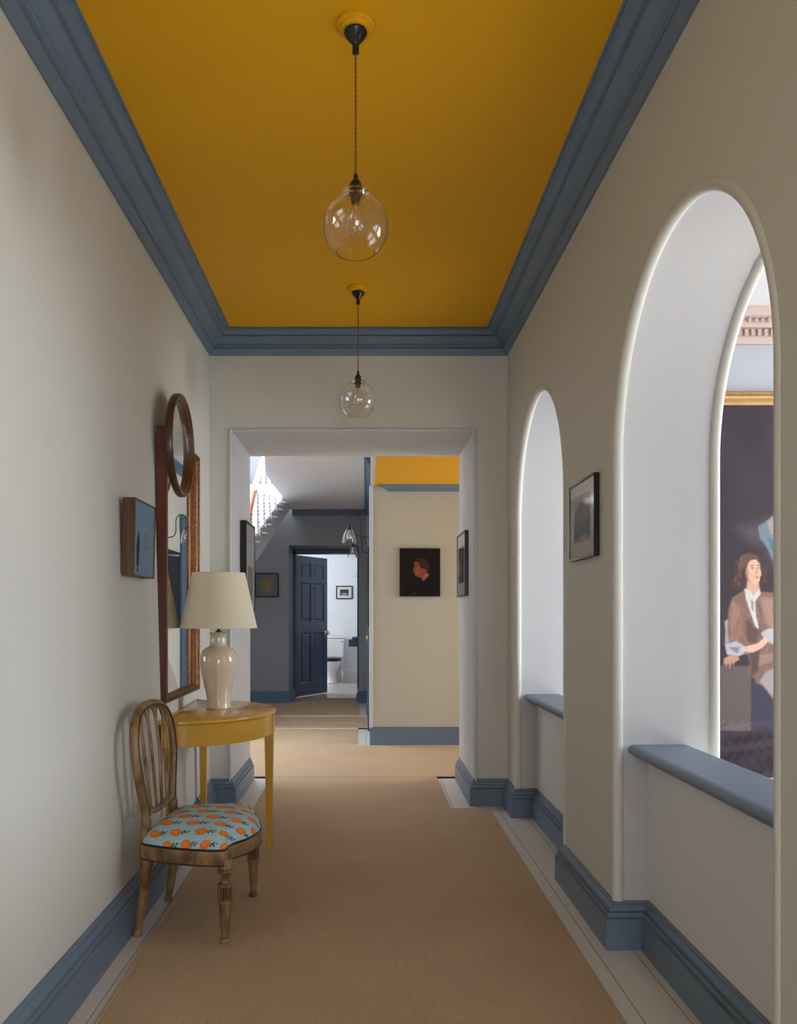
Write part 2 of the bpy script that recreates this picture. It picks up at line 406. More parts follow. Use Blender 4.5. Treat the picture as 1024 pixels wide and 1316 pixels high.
# hall cornices
hc=[(0,.085),(.008,.085),(.012,.07),(.03,.045),(.034,.04),(.045,.02),(.065,.012),(.068,0),(.068,-.01),(0,-.01)]
mb=MB(); mb.sweep([(XH,YP),(XH,YN),(-1.07,YN)],[(a,ZH-b) for a,b in hc]); struct(mb.build('trim_11',M['hallblue'],smooth=28))
mb=MB(); c2=[(0,.055),(.01,.055),(.02,.04),(.04,.034),(.045,.028),(.11,.02),(.115,.0),(.115,-.01),(0,-.01)]
# front cornice of the lobby with a mitred return end
pts=[]
for (a,b) in c2: pts.append((a,2.53-b))
k=len(pts)
vs=[(4.0,YP-a,z) for a,z in pts]+[(.225-a,YP-a,z) for a,z in pts]
mb.add(vs,[tuple(range(k)),tuple(range(2*k-1,k-1,-1))]+[(j,(j+1)%k,(j+1)%k+k,j+k) for j in range(k)])
struct(mb.build('trim_12',M['blue'],smooth=28))
# hall skirtings
mb=MB(); mb.sweep([(4.0,YP),(XH,YP),(XH,8.94)][::-1],SK)
mb2=[(4.0,YP),(XH,YP),(XH,8.94)]
struct(mb.build('baseboard_pier',M['blue'],smooth=28))
mb=MB(); mb.sweep([(-1.12,YD-.02),(-1.12,YN),(-4,YN)],SK); mb.sweep([(XH,10.42),(XH,YN),(-.10,YN),(-.10,YD)],SK)
struct(mb.build('baseboard_far',M['hallblue'],smooth=28))

# panelled door leaf in local coords: x 0..w (hinge at 0), y 0..t thickness, z 0..h ; face toward -y
def door_leaf(w,h,t,mt,parent,name='door_leaf'):
    mb=MB(); st=.105*w/.85; mid=.09
    cols=[(st,w/2-mid/2),(w/2+mid/2,w-st)]
    rows=[(.20,.20+.36*h),(.20+.36*h+.17,h-.42),(h-.34,h-.12)]
    xs=sorted(set([0,w]+[a for c in cols for a in c])); zs=sorted(set([0,h]+[a for r in rows for a in r]))
    for side in (0,1):
        yf=0 if side==0 else t; s=1 if side==0 else -1
        for i in range(len(xs)-1):
            for j in range(len(zs)-1):
                x0,x1,z0,z1=xs[i],xs[i+1],zs[j],zs[j+1]
                if (x0,x1) in cols and (z0,z1) in rows:
                    lv=[(0,0),(.012,.010),(.03,.013),(.05,.006)]
                    for (a,da),(b,db) in zip(lv,lv[1:]):
                        A=[(x0+a,z0+a),(x1-a,z0+a),(x1-a,z1-a),(x0+a,z1-a)]; B=[(x0+b,z0+b),(x1-b,z0+b),(x1-b,z1-b),(x0+b,z1-b)]
                        mb.add([(x,yf+s*da,z) for x,z in A]+[(x,yf+s*db,z) for x,z in B],[(q,(q+1)%4,(q+1)%4+4,q+4) for q in range(4)])
                    b,db=lv[-1]
                    mb.add([(x0+b,yf+s*db,z0+b),(x1-b,yf+s*db,z0+b),(x1-b,yf+s*db,z1-b),(x0+b,yf+s*db,z1-b)],[(0,1,2,3)])
                else: mb.add([(x0,yf,z0),(x1,yf,z0),(x1,yf,z1),(x0,yf,z1)],[(0,1,2,3)])
    mb.add([(0,0,0),(w,0,0),(w,t,0),(0,t,0),(0,0,h),(w,0,h),(w,t,h),(0,t,h)],[(0,1,2,3),(4,5,6,7),(0,3,7,4),(1,2,6,5)])
    o=mb.build(name,mt,parent,recalc=False,smooth=0)
    return o
def knob(parent,x,z,y,s=-1,m='chrome'):
    mb=MB(); pr=[(0,0),(.032,0),(.032,.005),(.012,.010),(.012,.03),(.026,.040),(.036,.055),(.032,.072),(.014,.080),(0,.081)]
    vs=[];n=20
    for r,d in pr:
        for i in range(n): vs.append((x+r*math.cos(2*PI*i/n),y+s*d,z+r*math.sin(2*PI*i/n)))
    mb.add(vs,[(j*n+i,j*n+(i+1)%n,(j+1)*n+(i+1)%n,(j+1)*n+i) for j in range(len(pr)-1) for i in range(n)])
    return mb.build('door_knob',M[m],parent,smooth=60)
d=bpy.data.objects.new('door_1',None); C.objects.link(d); d['kind']='structure'
hp=(-1.068,12.66,0); fp=(-.632,13.47,0)
ang=math.atan2(fp[1]-hp[1],fp[0]-hp[0])
o=door_leaf(.915,2.20,.042,M['navy'],d); o.location=(hp[0],hp[1],.012); o.rotation_euler=(0,0,ang)
k1=knob(o,.845,.98,0,-1); knob(o,.845,.98,.042,1)
mb=MB()   # architrave + lining
for (x0,x1) in ((-1.12,-1.072),(-.133,-.072)): mb.box(x0,x1,YD-.045,YD+.13,0,2.27)
mb.box(-1.12,-.072,YD-.045,YD+.13,2.222,2.285)
mb.build('architrave',M['hallblue'],d,bevel=.004)
# doorway on the right wall of the hall (blue door, closed)
d2=bpy.data.objects.new('door_2',None); C.objects.link(d2); d2['kind']='structure'
o=door_leaf(1.13,2.2,.042,M['hallblue'],d2); o.location=(XH+.03,10.24,.01); o.rotation_euler=(0,0,-PI/2)
knob(o,1.06,1.0,0,-1,'brass')
mb=MB()
mb.box(XH-.03,XH,8.94,9.1,0,2.31); mb.box(XH-.03,XH,10.25,10.41,0,2.31); mb.box(XH-.035,XH,8.92,10.43,2.20,2.36)
mb.build('architrave',M['hallblue'],d2,bevel=.005)

# ------------------------------------------------------------------ cloakroom beyond the door
mb=MB(); mb.box(-2.2,1.6,16.0,16.1,0,3); mb.box(-2.3,-2.2,12.72,16.1,0,3); mb.box(1.0,1.1,12.72,16.1,0,3); mb.box(-2.2,-1.075,12.72,12.76,0,3); mb.box(-.07,1.1,12.72,12.76,0,3);mb.box(-1.1,-.05,12.73,12.76,2.24,3)
struct(mb.build('wall_cloakroom',M['white']))
mb=MB(); mb.box(-2.3,1.1,12.6,16.1,-.1,0.001); struct(mb.build('floor_cloakroom',M['wcfloor']))
mb=MB(); mb.box(-2.3,1.1,12.6,16.1,3,3.1); struct(mb.build('ceiling_cloakroom',M['whiteceil']))
mb=MB(); mb.sweep([(1.0,16.0),(-2.2,16.0)],[(a,z*1.5) for a,z in SK]); struct(mb.build('baseboard_cloakroom',M['white'],smooth=28))
# toilet
T=thing('toilet','white close-coupled toilet with black seat glimpsed through the open navy door','toilet',(-.66,15.55,0))
mb=MB(); mb.prism([(-.23,.47),(.23,.47),(.245,.84),(-.245,.84)],'y',.18,.39); mb.build('cistern',M['porcelain'],T,bevel=.02)
mb=MB(); mb.box(-.255,.255,.17,.40,.84,.875); mb.build('cistern_lid',M['porcelain'],T,bevel=.01)
mb=MB(); mb.lathe([(.115,0),(.12,.02),(.095,.06),(.085,.16),(.11,.25),(.165,.33),(.185,.40),(.19,.425),(.15,.425),(.12,.36),(0,.30)],32,(0,-.12,0),sy=1.25); mb.box(-.09,.09,-.05,.30,0,.30); mb.box(-.15,.15,.05,.36,.30,.42); mb.build('bowl',M['porcelain'],T,smooth=50)
mb=MB(); mb.lathe([(.125,.426),(.197,.426),(.203,.445),(.200,.475),(.18,.488),(0,.492)],32,(0,-.12,0),sy=1.25); mb.build('seat_lid',M['black'],T,smooth=50)
mb=MB(); mb.tube([(.18,.17,.78),(.18,.145,.78),(.22,.14,.77)],.009,8); mb.build('flush_lever',M['chrome'],T)
mb=MB(); mb.tube([(.20,.30,.47),(.205,.32,.2),(.21,.33,.0)],.011,8); mb.build('water_pipe',M['chrome'],T)
# washstand
W=thing('washstand','dark navy washstand projecting from the right inside the cloakroom','washstand',(0,14.5,0))
mb=MB(); mb.box(-.30,.98,-.32,.25,.735,.86); mb.build('apron',M['navy'],W,bevel=.006)
mb=MB(); mb.box(-.24,.98,-.30,.25,.86,.90); mb.build('counter',M['navy'],W,bevel=.006)
for xx,yy in ((-.05,-.28),(-.05,.2),(.9,-.28),(.9,.2)):
    mb=MB(); mb.prism([(xx-.03,yy-.03),(xx+.03,yy-.03),(xx+.03,yy+.03),(xx-.03,yy+.03)],'z',0,.735); mb.build('leg',M['navy'],W)

# ------------------------------------------------------------------ staircase
ST=thing('staircase','white open-string staircase with twisted balusters and timber handrail rising beyond opening','staircase',(-1.5,10.6,0))
P0=Vector((-1.385,9.02,1.60)); P2=Vector((-1.06,11.60,2.80)); off=Vector((1.5,-10.6,0))
d3=P2-P0; NS=9
RAIL=[(-1.36,9.05,2.02),(-1.345,9.2,2.25),(-1.335,9.35,2.47),(-1.31,9.6,2.77),(-1.27,9.92,3.10),(-1.21,10.3,3.42),(-1.10,11.3,4.1),(-1.06,11.7,4.4)]
def railz(y):
    for a,b in zip(RAIL,RAIL[1:]):
        if y<=b[1]: return a[2]+(b[2]-a[2])*(y-a[1])/(b[1]-a[1])
    return RAIL[-1][2]
perp=Vector((-1.0,0.12,0))*1.0
mb=MB()
# string: stepped side, lower edge follows P0..P2 with a curl at top
low=[P0,P0.lerp(P2,.25)+Vector((0,0,-.01)),P0.lerp(P2,.5)+Vector((0,0,-.015)),P0.lerp(P2,.75)+Vector((0,0,.0)),P2]
lows=[P0.lerp(P2,i/NS) for i in range(NS+1)]
up=[]
rise=d3.z/NS
for i in range(NS):
    a=lows[i];b=lows[i+1]; z=a.z+rise+.20
    up+= [Vector((a.x,a.y,z)),Vector((b.x,b.y,z))]
poly=[p+off for p in lows]+[p+off for p in reversed(up)]
poly2=[p+Vector((-.035,0,0)) for p in poly]; n=len(poly)
mb.add([tuple(p) for p in poly]+[tuple(p) for p in poly2],[(i,(i+1)%n,(i+1)%n+n,i+n) for i in range(n)])
# faces as columns
for s,off2 in ((0,Vector((0,0,0))),(1,Vector((-.035,0,0)))):
    for i in range(NS):
        a=lows[i]+off+off2;b=lows[i+1]+off+off2; z=lows[i].z+rise+.20
        mb.add([tuple(a),tuple(b),(b.x,b.y,z),(a.x,a.y,z)],[(0,1,2,3) if s==0 else (3,2,1,0)])
mb.build('string',M['white'],ST,smooth=0)
mb=MB()
a=P0+off; b=P2+off
mb.add([(a.x-.03,a.y,a.z),(b.x-.03,b.y,b.z),(b.x-2.5,b.y+.1,b.z),(a.x-2.5,a.y+.1,a.z)],[(0,1,2,3)])
mb.add([(a.x-.03,a.y,a.z+.03),(b.x-.03,b.y,b.z+.03),(b.x-2.5,b.y+.1,b.z+.03),(a.x-2.5,a.y+.1,a.z+.03)],[(3,2,1,0)])
mb.build('soffit',M['white'],ST)
for i in range(NS):
    p=lows[i]+off; q=lows[i+1]+off; z=lows[i].z+rise+.20
    mb=MB()
    mb.add([(p.x+.03,p.y-.03,z),(q.x+.03,q.y,z),(q.x-2.4,q.y+.1,z),(p.x-2.4,p.y+.07,z),
            (p.x+.03,p.y-.03,z+.03),(q.x+.03,q.y,z+.03),(q.x-2.4,q.y+.1,z+.03),(p.x-2.4,p.y+.07,z+.03)],
           [(0,3,2,1),(4,5,6,7),(0,1,5,4),(1,2,6,5),(2,3,7,6),(3,0,4,7)])
    mb.add([(q.x-.02,q.y,z),(q.x-2.4,q.y+.1,z),(q.x-2.4,q.y+.1,z+rise),(q.x-.02,q.y,z+rise)],[(0,1,2,3)])
    # curled bracket under tread end
    for cx,r in ((.3,.045),(.62,.03)):
        c=p.lerp(q,cx); mb.lathe([(0,-.02),(r,-.02),(r*1.05,0),(r,.0),(0,.0)],16,(c.x+.02,c.y,z-.05))
    mb.build('tread',M['white'],ST)
    c=p.lerp(q,.5); h0=z+.03; H=railz(c.y+10.6)-(h0)
    if H<.25: continue
    mb=MB()
    pr=[(.020,0),(.030,.008),(.030,.06),(.020,.075)]
    zz=.085
    while zz<H-.05:
        pr+=[(.011,zz),(.022,zz+.012),(.024,zz+.022),(.022,zz+.032),(.011,zz+.044)]; zz+=.046
    pr+=[(.014,H)]
    mb.lathe(pr,12,(c.x,c.y,h0)); mb.build('baluster',M['white'],ST,smooth=60)
mb=MB(); mb.tube([(x+1.5,y-10.6,z) for x,y,z in RAIL],(.040,.032),12); mb.build('handrail',M['handrail'],ST,smooth=60)

# ------------------------------------------------------------------ gallery beyond the arches
GX=5.0; GY=5.3; GZ=3.215
mb=MB(); mb.box(XB,GX,GY,GY+.13,0,ZT); mb.box(XB,GX,-2.75,-2.6,0,ZT)
mb.box(GX,GX+.15,-2.7,GY+.1,0,.7); mb.box(GX,GX+.15,-2.7,GY+.1,2.95,ZT)
for a,b in ((-2.7,-2.0),(-.2,.3),(2.1,2.6),(4.4,5.43)): mb.box(GX,GX+.15,a,b,.7,2.95)
struct(mb.build('wall_gallery',M['gallery']))
for k,(a,b) in enumerate(((-2.0,-.2),(.3,2.1),(2.6,4.4))):
    mb=MB(); t=.05
    mb.box(GX+.03,GX+.09,a,a+t,.7,2.95); mb.box(GX+.03,GX+.09,b-t,b,.7,2.95); mb.box(GX+.03,GX+.09,a,b,.7,.76); mb.box(GX+.03,GX+.09,a,b,2.89,2.95); mb.box(GX+.03,GX+.09,a,b,1.8,1.85)
    for f in (1/3,2/3): y=a+(b-a)*f; mb.box(GX+.045,GX+.07,y-.012,y+.012,.7,2.95)
    struct(mb.build('window_%d'%(k+1),M['white']))
mb=MB(); mb.box(XB,GX+.15,-2.75,GY+.1,GZ,GZ+.1); struct(mb.build('ceiling_gallery',M['whiteceil']))
gc=[(0,.20),(.02,.20),(.025,.18),(.03,.165),(.04,.16),(.04,.115),(.075,.11),(.08,.10),(.085,.06),(.12,.05),(.15,.02),(.155,0),(.155,-.01),(0,-.01)]
mb=MB(); mb.sweep([(GX,GY),(XB,GY)],[(a,GZ-b) for a,b in gc])
y=XB+.05
while y<GX-.05:
    mb.box(y,y+.022,GY-.062,GY-.035,GZ-.158,GZ-.118)   # dentils
    mb.lathe([(0,-.018),(.012,-.01),(.015,0),(.011,.012),(0,.018)],6,(y+.011,GY-.098,GZ-.074),sy=.6)
    y+=.042
struct(mb.build('trim_13',M['pinkplaster'],smooth=28))

# ------------------------------------------------------------------ painted pictures (vertex coloured canvases)
def sdf(px,py,poly):
    poly=np.array(poly,float); n=len(poly)
    d=np.full(px.shape,1e18); s=np.ones(px.shape)
    for i in range(n):
        j=i-1; ax,ay=poly[i]; bx,by=poly[j]
        ex,ey=bx-ax,by-ay; wx,wy=px-ax,py-ay
        t=np.clip((wx*ex+wy*ey)/(ex*ex+ey*ey+1e-12),0,1)
        dx,dy=wx-ex*t,wy-ey*t; d=np.minimum(d,dx*dx+dy*dy)
        c1=py>=ay;c2=py<by;c3=ex*wy>ey*wx
        flip=(c1&c2&c3)|(~c1&~c2&~c3); s=np.where(flip,-s,s)
    return s*np.sqrt(d)
def layer(col,px,py,poly,rgb,soft,al=1.0):
    d=sdf(px,py,poly); a=np.clip(.5-d/soft,0,1)*al
    c=np.array([lin(v) for v in rgb])
    return col*(1-a[...,None])+c*a[...,None]
def ell(cx,cy,rx,ry,n=20,a0=0):
    return [(cx+rx*math.cos(2*PI*i/n)*math.cos(a0)-ry*math.sin(2*PI*i/n)*math.sin(a0),cy+rx*math.cos(2*PI*i/n)*math.sin(a0)+ry*math.sin(2*PI*i/n)*math.cos(a0)) for i in range(n)]
def noise2(px,py,seed,f):
    r=np.random.RandomState(seed); o=np.zeros(px.shape)
    for k in range(7):
        a=r.uniform(0,2*PI); ff=f*(1.6**k)*.5; o+=np.sin((px*math.cos(a)+py*math.sin(a))*ff+r.uniform(0,6)+1.5*np.sin(py*ff*.6+k))/(1.35**k)
    return o/3
def canvas(name,w,h,nx,ny,fn,matn,parent,y=0,z0=0):
    # plane in local XZ facing -Y, centred on x, from z0 up
    us=np.linspace(0,1,nx+1); vs_=np.linspace(0,1,ny+1); U,V=np.meshgrid(us,vs_)
    me=bpy.data.meshes.new(name)
    vv=np.stack([(U-.5)*w,np.full(U.shape,y),z0+V*h],-1).reshape(-1,3)
    idx=np.arange((nx+1)*(ny+1)).reshape(ny+1,nx+1)
    f=np.stack([idx[:-1,:-1],idx[:-1,1:],idx[1:,1:],idx[1:,:-1]],-1).reshape(-1,4)
    me.from_pydata(vv.tolist(),[],f.tolist())
    ca=me.color_attributes.new('Col','FLOAT_COLOR','POINT')
    col=fn(U,V); a=np.ones(U.shape+(4,)); a[...,:3]=np.clip(col,0,1)
    ca.data.foreach_set('color',a.reshape(-1))
    me.materials.append(matn)
    o=bpy.data.objects.new(name,me); C.objects.link(o); o.parent=parent
    return o
def flat(U,rgb): return np.ones(U.shape+(3,))*np.array([lin(v) for v in rgb])
def frame_mb(w,h,fw,dep,lip=.003):
    # picture frame around w x h (outer), facing -Y, back on y=0, z from 0
    mb=MB(); pr=[(0,0),(0,-dep),(fw,-dep+lip),(fw,0)]
    pts=[]
    for (x,z) in ((-w/2,0),(w/2,0),(w/2,h),(-w/2,h)):
        for (o,y) in pr:
            sx=1 if x<0 else -1; sz=1 if z==0 else -1
            pts.append((x+sx*o,y,z+sz*o))
    k=4
    mb.add(pts,[(i*k+j,i*k+(j+1)%k,((i+1)%4)*k+(j+1)%k,((i+1)%4)*k+j) for i in range(4) for j in range(k)])
    return mb
def picture(name,label,loc,rz,w,h,fw,dep,fn,fm='black',nx=60,ny=60,mt='print',rot=None,board=True,cat='picture',recess=.006):
    t=thing(name,label,cat,loc,rz,rot=rot)
    frame_mb(w,h,fw,dep).build('frame',M[fm],t,bevel=.0015)
    canvas('print' if mt=='print' else 'canvas',w-2*fw,h-2*fw,nx,ny,fn,M[mt],t,y=-dep+recess,z0=fw)
    mb=MB(); mb.box(-w/2+.004,w/2-.004,-dep+recess+.001,-.001,.004,h-.004); mb.build('backing',M['boxwood'],t)
    return t
# --- large portrait in the gallery
cw,chh=1.50,2.40; PX=2.92; fwg=.085
YA=GY-.05
def big(U,V):
    X=PX+(U-.5)*cw; Z=.215+V*chh
    px=470+X*1050/YA; py=793-(Z-1.25)*1050/YA
    zx=(px-900)*3.137; zy=(py-620)*3.133     # artwork's own drawing units
    zx,zy=zx+2.2*noise2(zx,zy,21,.07),zy+2.2*noise2(zx,zy,22,.07)
    c=flat(U,(54,44,50)); n=noise2(zx,zy,1,.03)
    c=c*(1+.16*n[...,None])
    c=layer(c,zx,zy,[(150,180),(420,120),(420,300),(290,330),(262,260),(190,230)],(78,68,72),60)
    c=layer(c,zx,zy,[(301,-200),(700,-200),(700,300),(400,330)],(70,60,62),90)
    c=layer(c,zx,zy,[(80,738),(205,738),(205,1000),(80,1000)],(92,80,78),8)
    c=layer(c,zx,zy,[(205,800),(420,780),(460,1000),(205,1000)],(58,54,68),10)
    g=noise2(zx,zy,5,.12)
    c=np.where(((zy>960)&(g>.1))[...,None],c*1.3,c); c=np.where(((zy>960)&(g<-.35))[...,None],c*.6,c)
    # hanging drapery
    c=layer(c,zx,zy,[(232,175),(262,158),(300,128),(380,110),(420,200),(400,380),(330,390),(300,330),(268,262),(240,225)],(104,118,128),8)
    c=layer(c,zx,zy,[(268,158),(300,135),(360,130),(370,200),(305,225),(282,205)],(146,134,130),7)
    c=layer(c,zx,zy,[(270,215),(300,240),(330,330),(318,330),(285,270)],(80,98,115),8)
    # seated figure
    c=layer(c,zx,zy,[(190,690),(320,660),(420,700),(460,800),(430,1080),(380,1090),(372,900),(301,830),(225,810)],(112,96,92),8)
    c=layer(c,zx,zy,[(238,800),(262,765),(310,740),(380,760),(370,860),(320,900),(285,860)],(150,138,135),10)
    c=layer(c,zx,zy,[(98,560),(120,545),(118,660),(100,650)],(140,138,140),5)
    c=layer(c,zx,zy,[(178,432),(128,465),(112,520),(108,600),(118,650),(185,662),(205,690),(190,770),(235,800),(270,745),(340,730),(360,600),(345,480),(300,445),(245,440)],(118,90,80),6)
    c=layer(c,zx,zy,[(130,480),(158,500),(165,610),(150,650),(122,640),(120,540)],(140,106,90),14)
    c=layer(c,zx,zy,[(245,465),(300,470),(330,560),(300,610),(262,560)],(150,120,104),22)
    c=layer(c,zx,zy,[(212,540),(240,600),(225,650),(190,640),(180,560)],(88,66,62),14)
    c=layer(c,zx,zy,[(195,680),(240,660),(235,760),(205,780)],(84,62,58),14)
    c=layer(c,zx,zy,[(240,690),(300,690),(290,720),(235,740)],(140,112,98),10)
    for q_ in range(34):
        r_=random.Random(100+q_); hx=r_.uniform(120,330); hy=r_.uniform(470,690)
        c=layer(c,zx,zy,ell(hx,hy,r_.uniform(2,5),r_.uniform(14,34),10,r_.uniform(-.9,.5)),r_.choice([(150,120,104),(88,64,58),(134,102,88),(76,56,52)]),7,.4)
    for bx,by in ((218,497),(206,545),(232,588),(228,540)): c=layer(c,zx,zy,ell(bx,by,4,5,8),(70,50,45),3)
    # neck, shirt
    c=layer(c,zx,zy,[(184,385),(238,385),(240,438),(210,455),(186,440)],(190,150,130),5)
    c=layer(c,zx,zy,[(176,425),(200,440),(214,455),(238,428),(243,448),(222,480),(222,520),(236,590),(224,582),(200,520),(184,470)],(188,182,178),4)
    c=layer(c,zx,zy,[(204,470),(214,480),(214,520),(206,510)],(130,122,122),4)
    # hair
    c=layer(c,zx,zy,[(145,330),(158,298),(188,284),(220,288),(248,302),(262,330),(270,372),(268,405),(255,432),(238,425),(236,380),(190,395),(188,425),(160,432),(132,428),(124,402),(136,372)],(66,47,41),9)
    for q_ in range(26):      # curls
        r_=random.Random(q_); hx=r_.choice([r_.uniform(130,172),r_.uniform(246,266)]); hy=r_.uniform(315,425)
        c=layer(c,zx,zy,ell(hx,hy,r_.uniform(3,6),r_.uniform(9,17),10,r_.uniform(-.5,.5)),r_.choice([(98,72,58),(48,34,32),(84,60,48)]),5,.75)
    # face, three-quarter view turned right
    c=layer(c,zx,zy,[(186,330),(200,312),(226,310),(240,330),(242,352),(246,372),(240,382),(240,396),(228,412),(210,408),(192,392),(184,365)],(202,160,138),4)
    c=layer(c,zx,zy,[(184,340),(194,350),(196,392),(206,408),(192,396),(182,368)],(158,116,100),6)
    c=layer(c,zx,zy,[(158,298),(188,286),(225,292),(240,312),(215,306),(196,318),(186,345),(176,340),(150,360)],(92,68,58),6)
    c=layer(c,zx,zy,[(200,335),(214,331),(215,334),(201,339)],(90,62,52),2.5)
    c=layer(c,zx,zy,[(226,330),(238,331),(238,334),(227,334)],(90,62,52),2.5)
    c=layer(c,zx,zy,ell(209,345,5.5,2.6,10),(60,45,42),2.5); c=layer(c,zx,zy,ell(232,343,4.5,2.4,10),(60,45,42),2.5)
    c=layer(c,zx,zy,[(224,345),(226,345),(232,366),(222,368)],(172,120,102),3)
    c=layer(c,zx,zy,[(219,380),(228,377),(238,380),(230,387)],(178,84,76),3)
    c=layer(c,zx,zy,ell(204,374,9,8,12),(208,140,120),9,.6)
    # cuffs, arms and hands
    c=layer(c,zx,zy,[(245,605),(270,590),(330,580),(345,640),(285,650),(255,630)],(170,165,165),6)
    c=layer(c,zx,zy,[(100,655),(145,640),(182,664),(176,690),(150,700),(108,692)],(168,165,168),6)
    c=layer(c,zx,zy,[(112,665),(160,662),(150,690)],(120,116,122),8)
    c=layer(c,zx,zy,[(200,655),(228,648),(262,622),(272,640),(250,665),(215,682),(190,684),(172,680),(165,674),(185,670),(176,662)],(204,164,145),4)
    c=layer(c,zx,zy,[(172,686),(205,684),(182,692)],(150,110,95),3)
    c=layer(c,zx,zy,[(96,708),(120,696),(150,700),(158,712),(140,722),(134,738),(128,722),(120,748),(112,726),(104,745),(100,728),(94,735)],(176,128,108),4)
    return c
G=thing('portrait_painting','tall gilt-framed portrait of seated person in brown coat, seen through near arch','painting',(PX,GY-.004,.13))
gp=[(0,0),(0,-.05),(.012,-.062),(.02,-.055),(.035,-.066),(.05,-.062),(.06,-.05),(.072,-.052),(.085,-.046),(.09,-.044),(.09,0)]
mb=MB(); W_,H_=cw+.17,chh+.17; pts=[]
for (x,z) in ((-W_/2,0),(W_/2,0),(W_/2,H_),(-W_/2,H_)):
    for (o_,y) in gp: pts.append((x+(o_ if x<0 else -o_),y,z+(o_ if z==0 else -o_)))
k=len(gp); mb.add(pts,[(i*k+j,i*k+(j+1)%k,((i+1)%4)*k+(j+1)%k,((i+1)%4)*k+j) for i in range(4) for j in range(k)])
mb.build('frame',M['gilt'],G,smooth=30)
canvas('canvas',cw,chh,230,370,big,M['canvas'],G,y=-.045,z0=.085)

# --- profile head on unframed dark canvas
def prof(U,V):
    zx=300+U*300; zy=1060-V*350
    c=flat(U,(20,15,13))*(1+.25*noise2(zx,zy,3,.05)[...,None])
    c=layer(c,zx,zy,[(405,805),(425,788),(470,778),(505,795),(520,835),(518,880),(500,885),(470,860)],(56,34,24),10)
    c=layer(c,zx,zy,[(414,806),(440,812),(455,850),(480,860),(500,862),(498,880),(520,905),(500,925),(474,952),(462,928),(440,918),(418,914),(414,900),(408,888),(411,880),(398,880),(404,862),(409,845),(408,822)],(140,78,56),5)
    c=layer(c,zx,zy,[(440,812),(470,800),(505,812),(515,860),(498,868),(490,850),(470,852),(455,838)],(62,38,26),7)
    c=layer(c,zx,zy,[(420,850),(445,848),(455,880),(440,905),(420,900)],(165,82,62),16)
    c=layer(c,zx,zy,[(478,900),(505,895),(515,905),(480,945),(470,935)],(160,112,84),8)
    c=layer(c,zx,zy,[(409,832),(424,831),(424,836),(410,838)],(60,34,26),4)
    c=layer(c,zx,zy,ell(490,872,7,11,10),(150,88,64),5)
    c=layer(c,zx,zy,[(400,920),(440,925),(470,955),(520,908),(560,960),(580,1055),(310,1055),(350,980)],(15,12,12),8)
    for (a,b) in (((388,1035),(398,1052)),((398,1052),(404,1034)),((404,1034),(410,1050)),((410,1050),(418,1032))):
        c=layer(c,zx,zy,[a,b,(b[0]+1.5,b[1]),(a[0]+1.5,a[1])],(110,95,70),2.5)
    return c
t=thing('canvas_painting','unframed dark canvas of a head in profile on the far buff wall','painting',((.33+.724)/2,YP-.001,1.452))
mb=MB(); mb.box(-.197,.197,-.022,0,0,.467)
for i in range(40):   # ragged canvas edge tacks
    f=i/39
    for (x,z) in ((-.197,f*.467),(.197,f*.467),(-.197+f*.394,0),(-.197+f*.394,.467)):
        s=random.uniform(.0015,.004); mb.box(x-s,x+s,-.021,-.012,z-s,z+s)
mb.build('stretcher',M['black'],t,smooth=0)
canvas('canvas',.392,.465,110,130,prof,M['canvas'],t,y=-.0235,z0=.001)

# --- print between the arches (right wall)
def land(U,V):
    x=U; y=V; c=flat(U,(196,182,160))
    c=layer(c,x,y,[(.16,.20),(.84,.20),(.84,.84),(.16,.84)],(150,138,122),.01)
    c=layer(c,x,y,[(.17,.60),(.5,.80),(.83,.62),(.83,.30),(.17,.30)],(92,84,78),.05)
    n=noise2(x*10,y*10,4,2.0)
    c=layer(c,x,y,[(.17,.46),(.4,.52),(.6,.46),(.83,.5),(.83,.24),(.6,.30),(.17,.22)],(58,54,50),.06)
    m=((x>.16)&(x<.84)&(y>.2)&(y<.84))[...,None]
    return np.where(m,c*(1+.22*n[...,None]),c)
ZR=1.50
picture('framed_print','black-framed landscape print hanging on the pier between the two arches',(XR-.001,3.485,1.497),-PI/2,.405,.336,.010,.024,land)
# --- print on right reveal
def town(U,V):
    c=flat(U,(190,190,192)); c=layer(c,U,V,[(.14,.20),(.86,.20),(.86,.80),(.14,.80)],(70,68,66),.01)
    n=noise2(U*12,V*12,8,2.2); m=((U>.14)&(U<.86)&(V>.2)&(V<.8))[...,None]
    return np.where(m,c*(1+.5*n[...,None]),c)
picture('framed_print','narrow black-framed monochrome print on right side of square opening',(XR0-.007,5.965,1.40),-PI/2,.50,.46,.012,.026,town)
# --- picture on left reveal
def tall(U,V):
    c=flat(U,(176,174,178)); c=layer(c,U,V,[(.2,.1),(.8,.1),(.8,.5),(.2,.5)],(120,112,112),.02)
    n=noise2(U*14,V*14,2,2.4); m=((U>.2)&(U<.8)&(V>.1)&(V<.5))[...,None]
    return np.where(m,c*(1+.4*n[...,None]),c)
picture('framed_print','deep black-framed print on left side of the square opening, behind lampshade',(XL0+.007,6.0,1.30),PI/2,.45,.635,.016,.046,tall)
# --- grey picture with ochre blob at end of hall
def blob(U,V):
    c=flat(U,(92,95,100)); return layer(c,U,V,ell(.5,.5,.26,.3),(128,108,60),.3)
picture('framed_print','square black-framed grey picture with soft ochre patch beside navy door',(-1.44,YN-.001,1.536),0,.345,.354,.018,.025,blob)
# --- cloakroom picture
def small(U,V):
    c=flat(U,(215,212,210)); c=layer(c,U,V,[(.2,.22),(.8,.22),(.8,.78),(.2,.78)],(60,56,64),.02)
    return layer(c,U,V,ell(.5,.35,.2,.12),(150,146,150),.08)
picture('framed_print','small black-framed photograph with white mount on the cloakroom wall',(-.42,15.999,1.60),0,.325,.26,.022,.02,small)
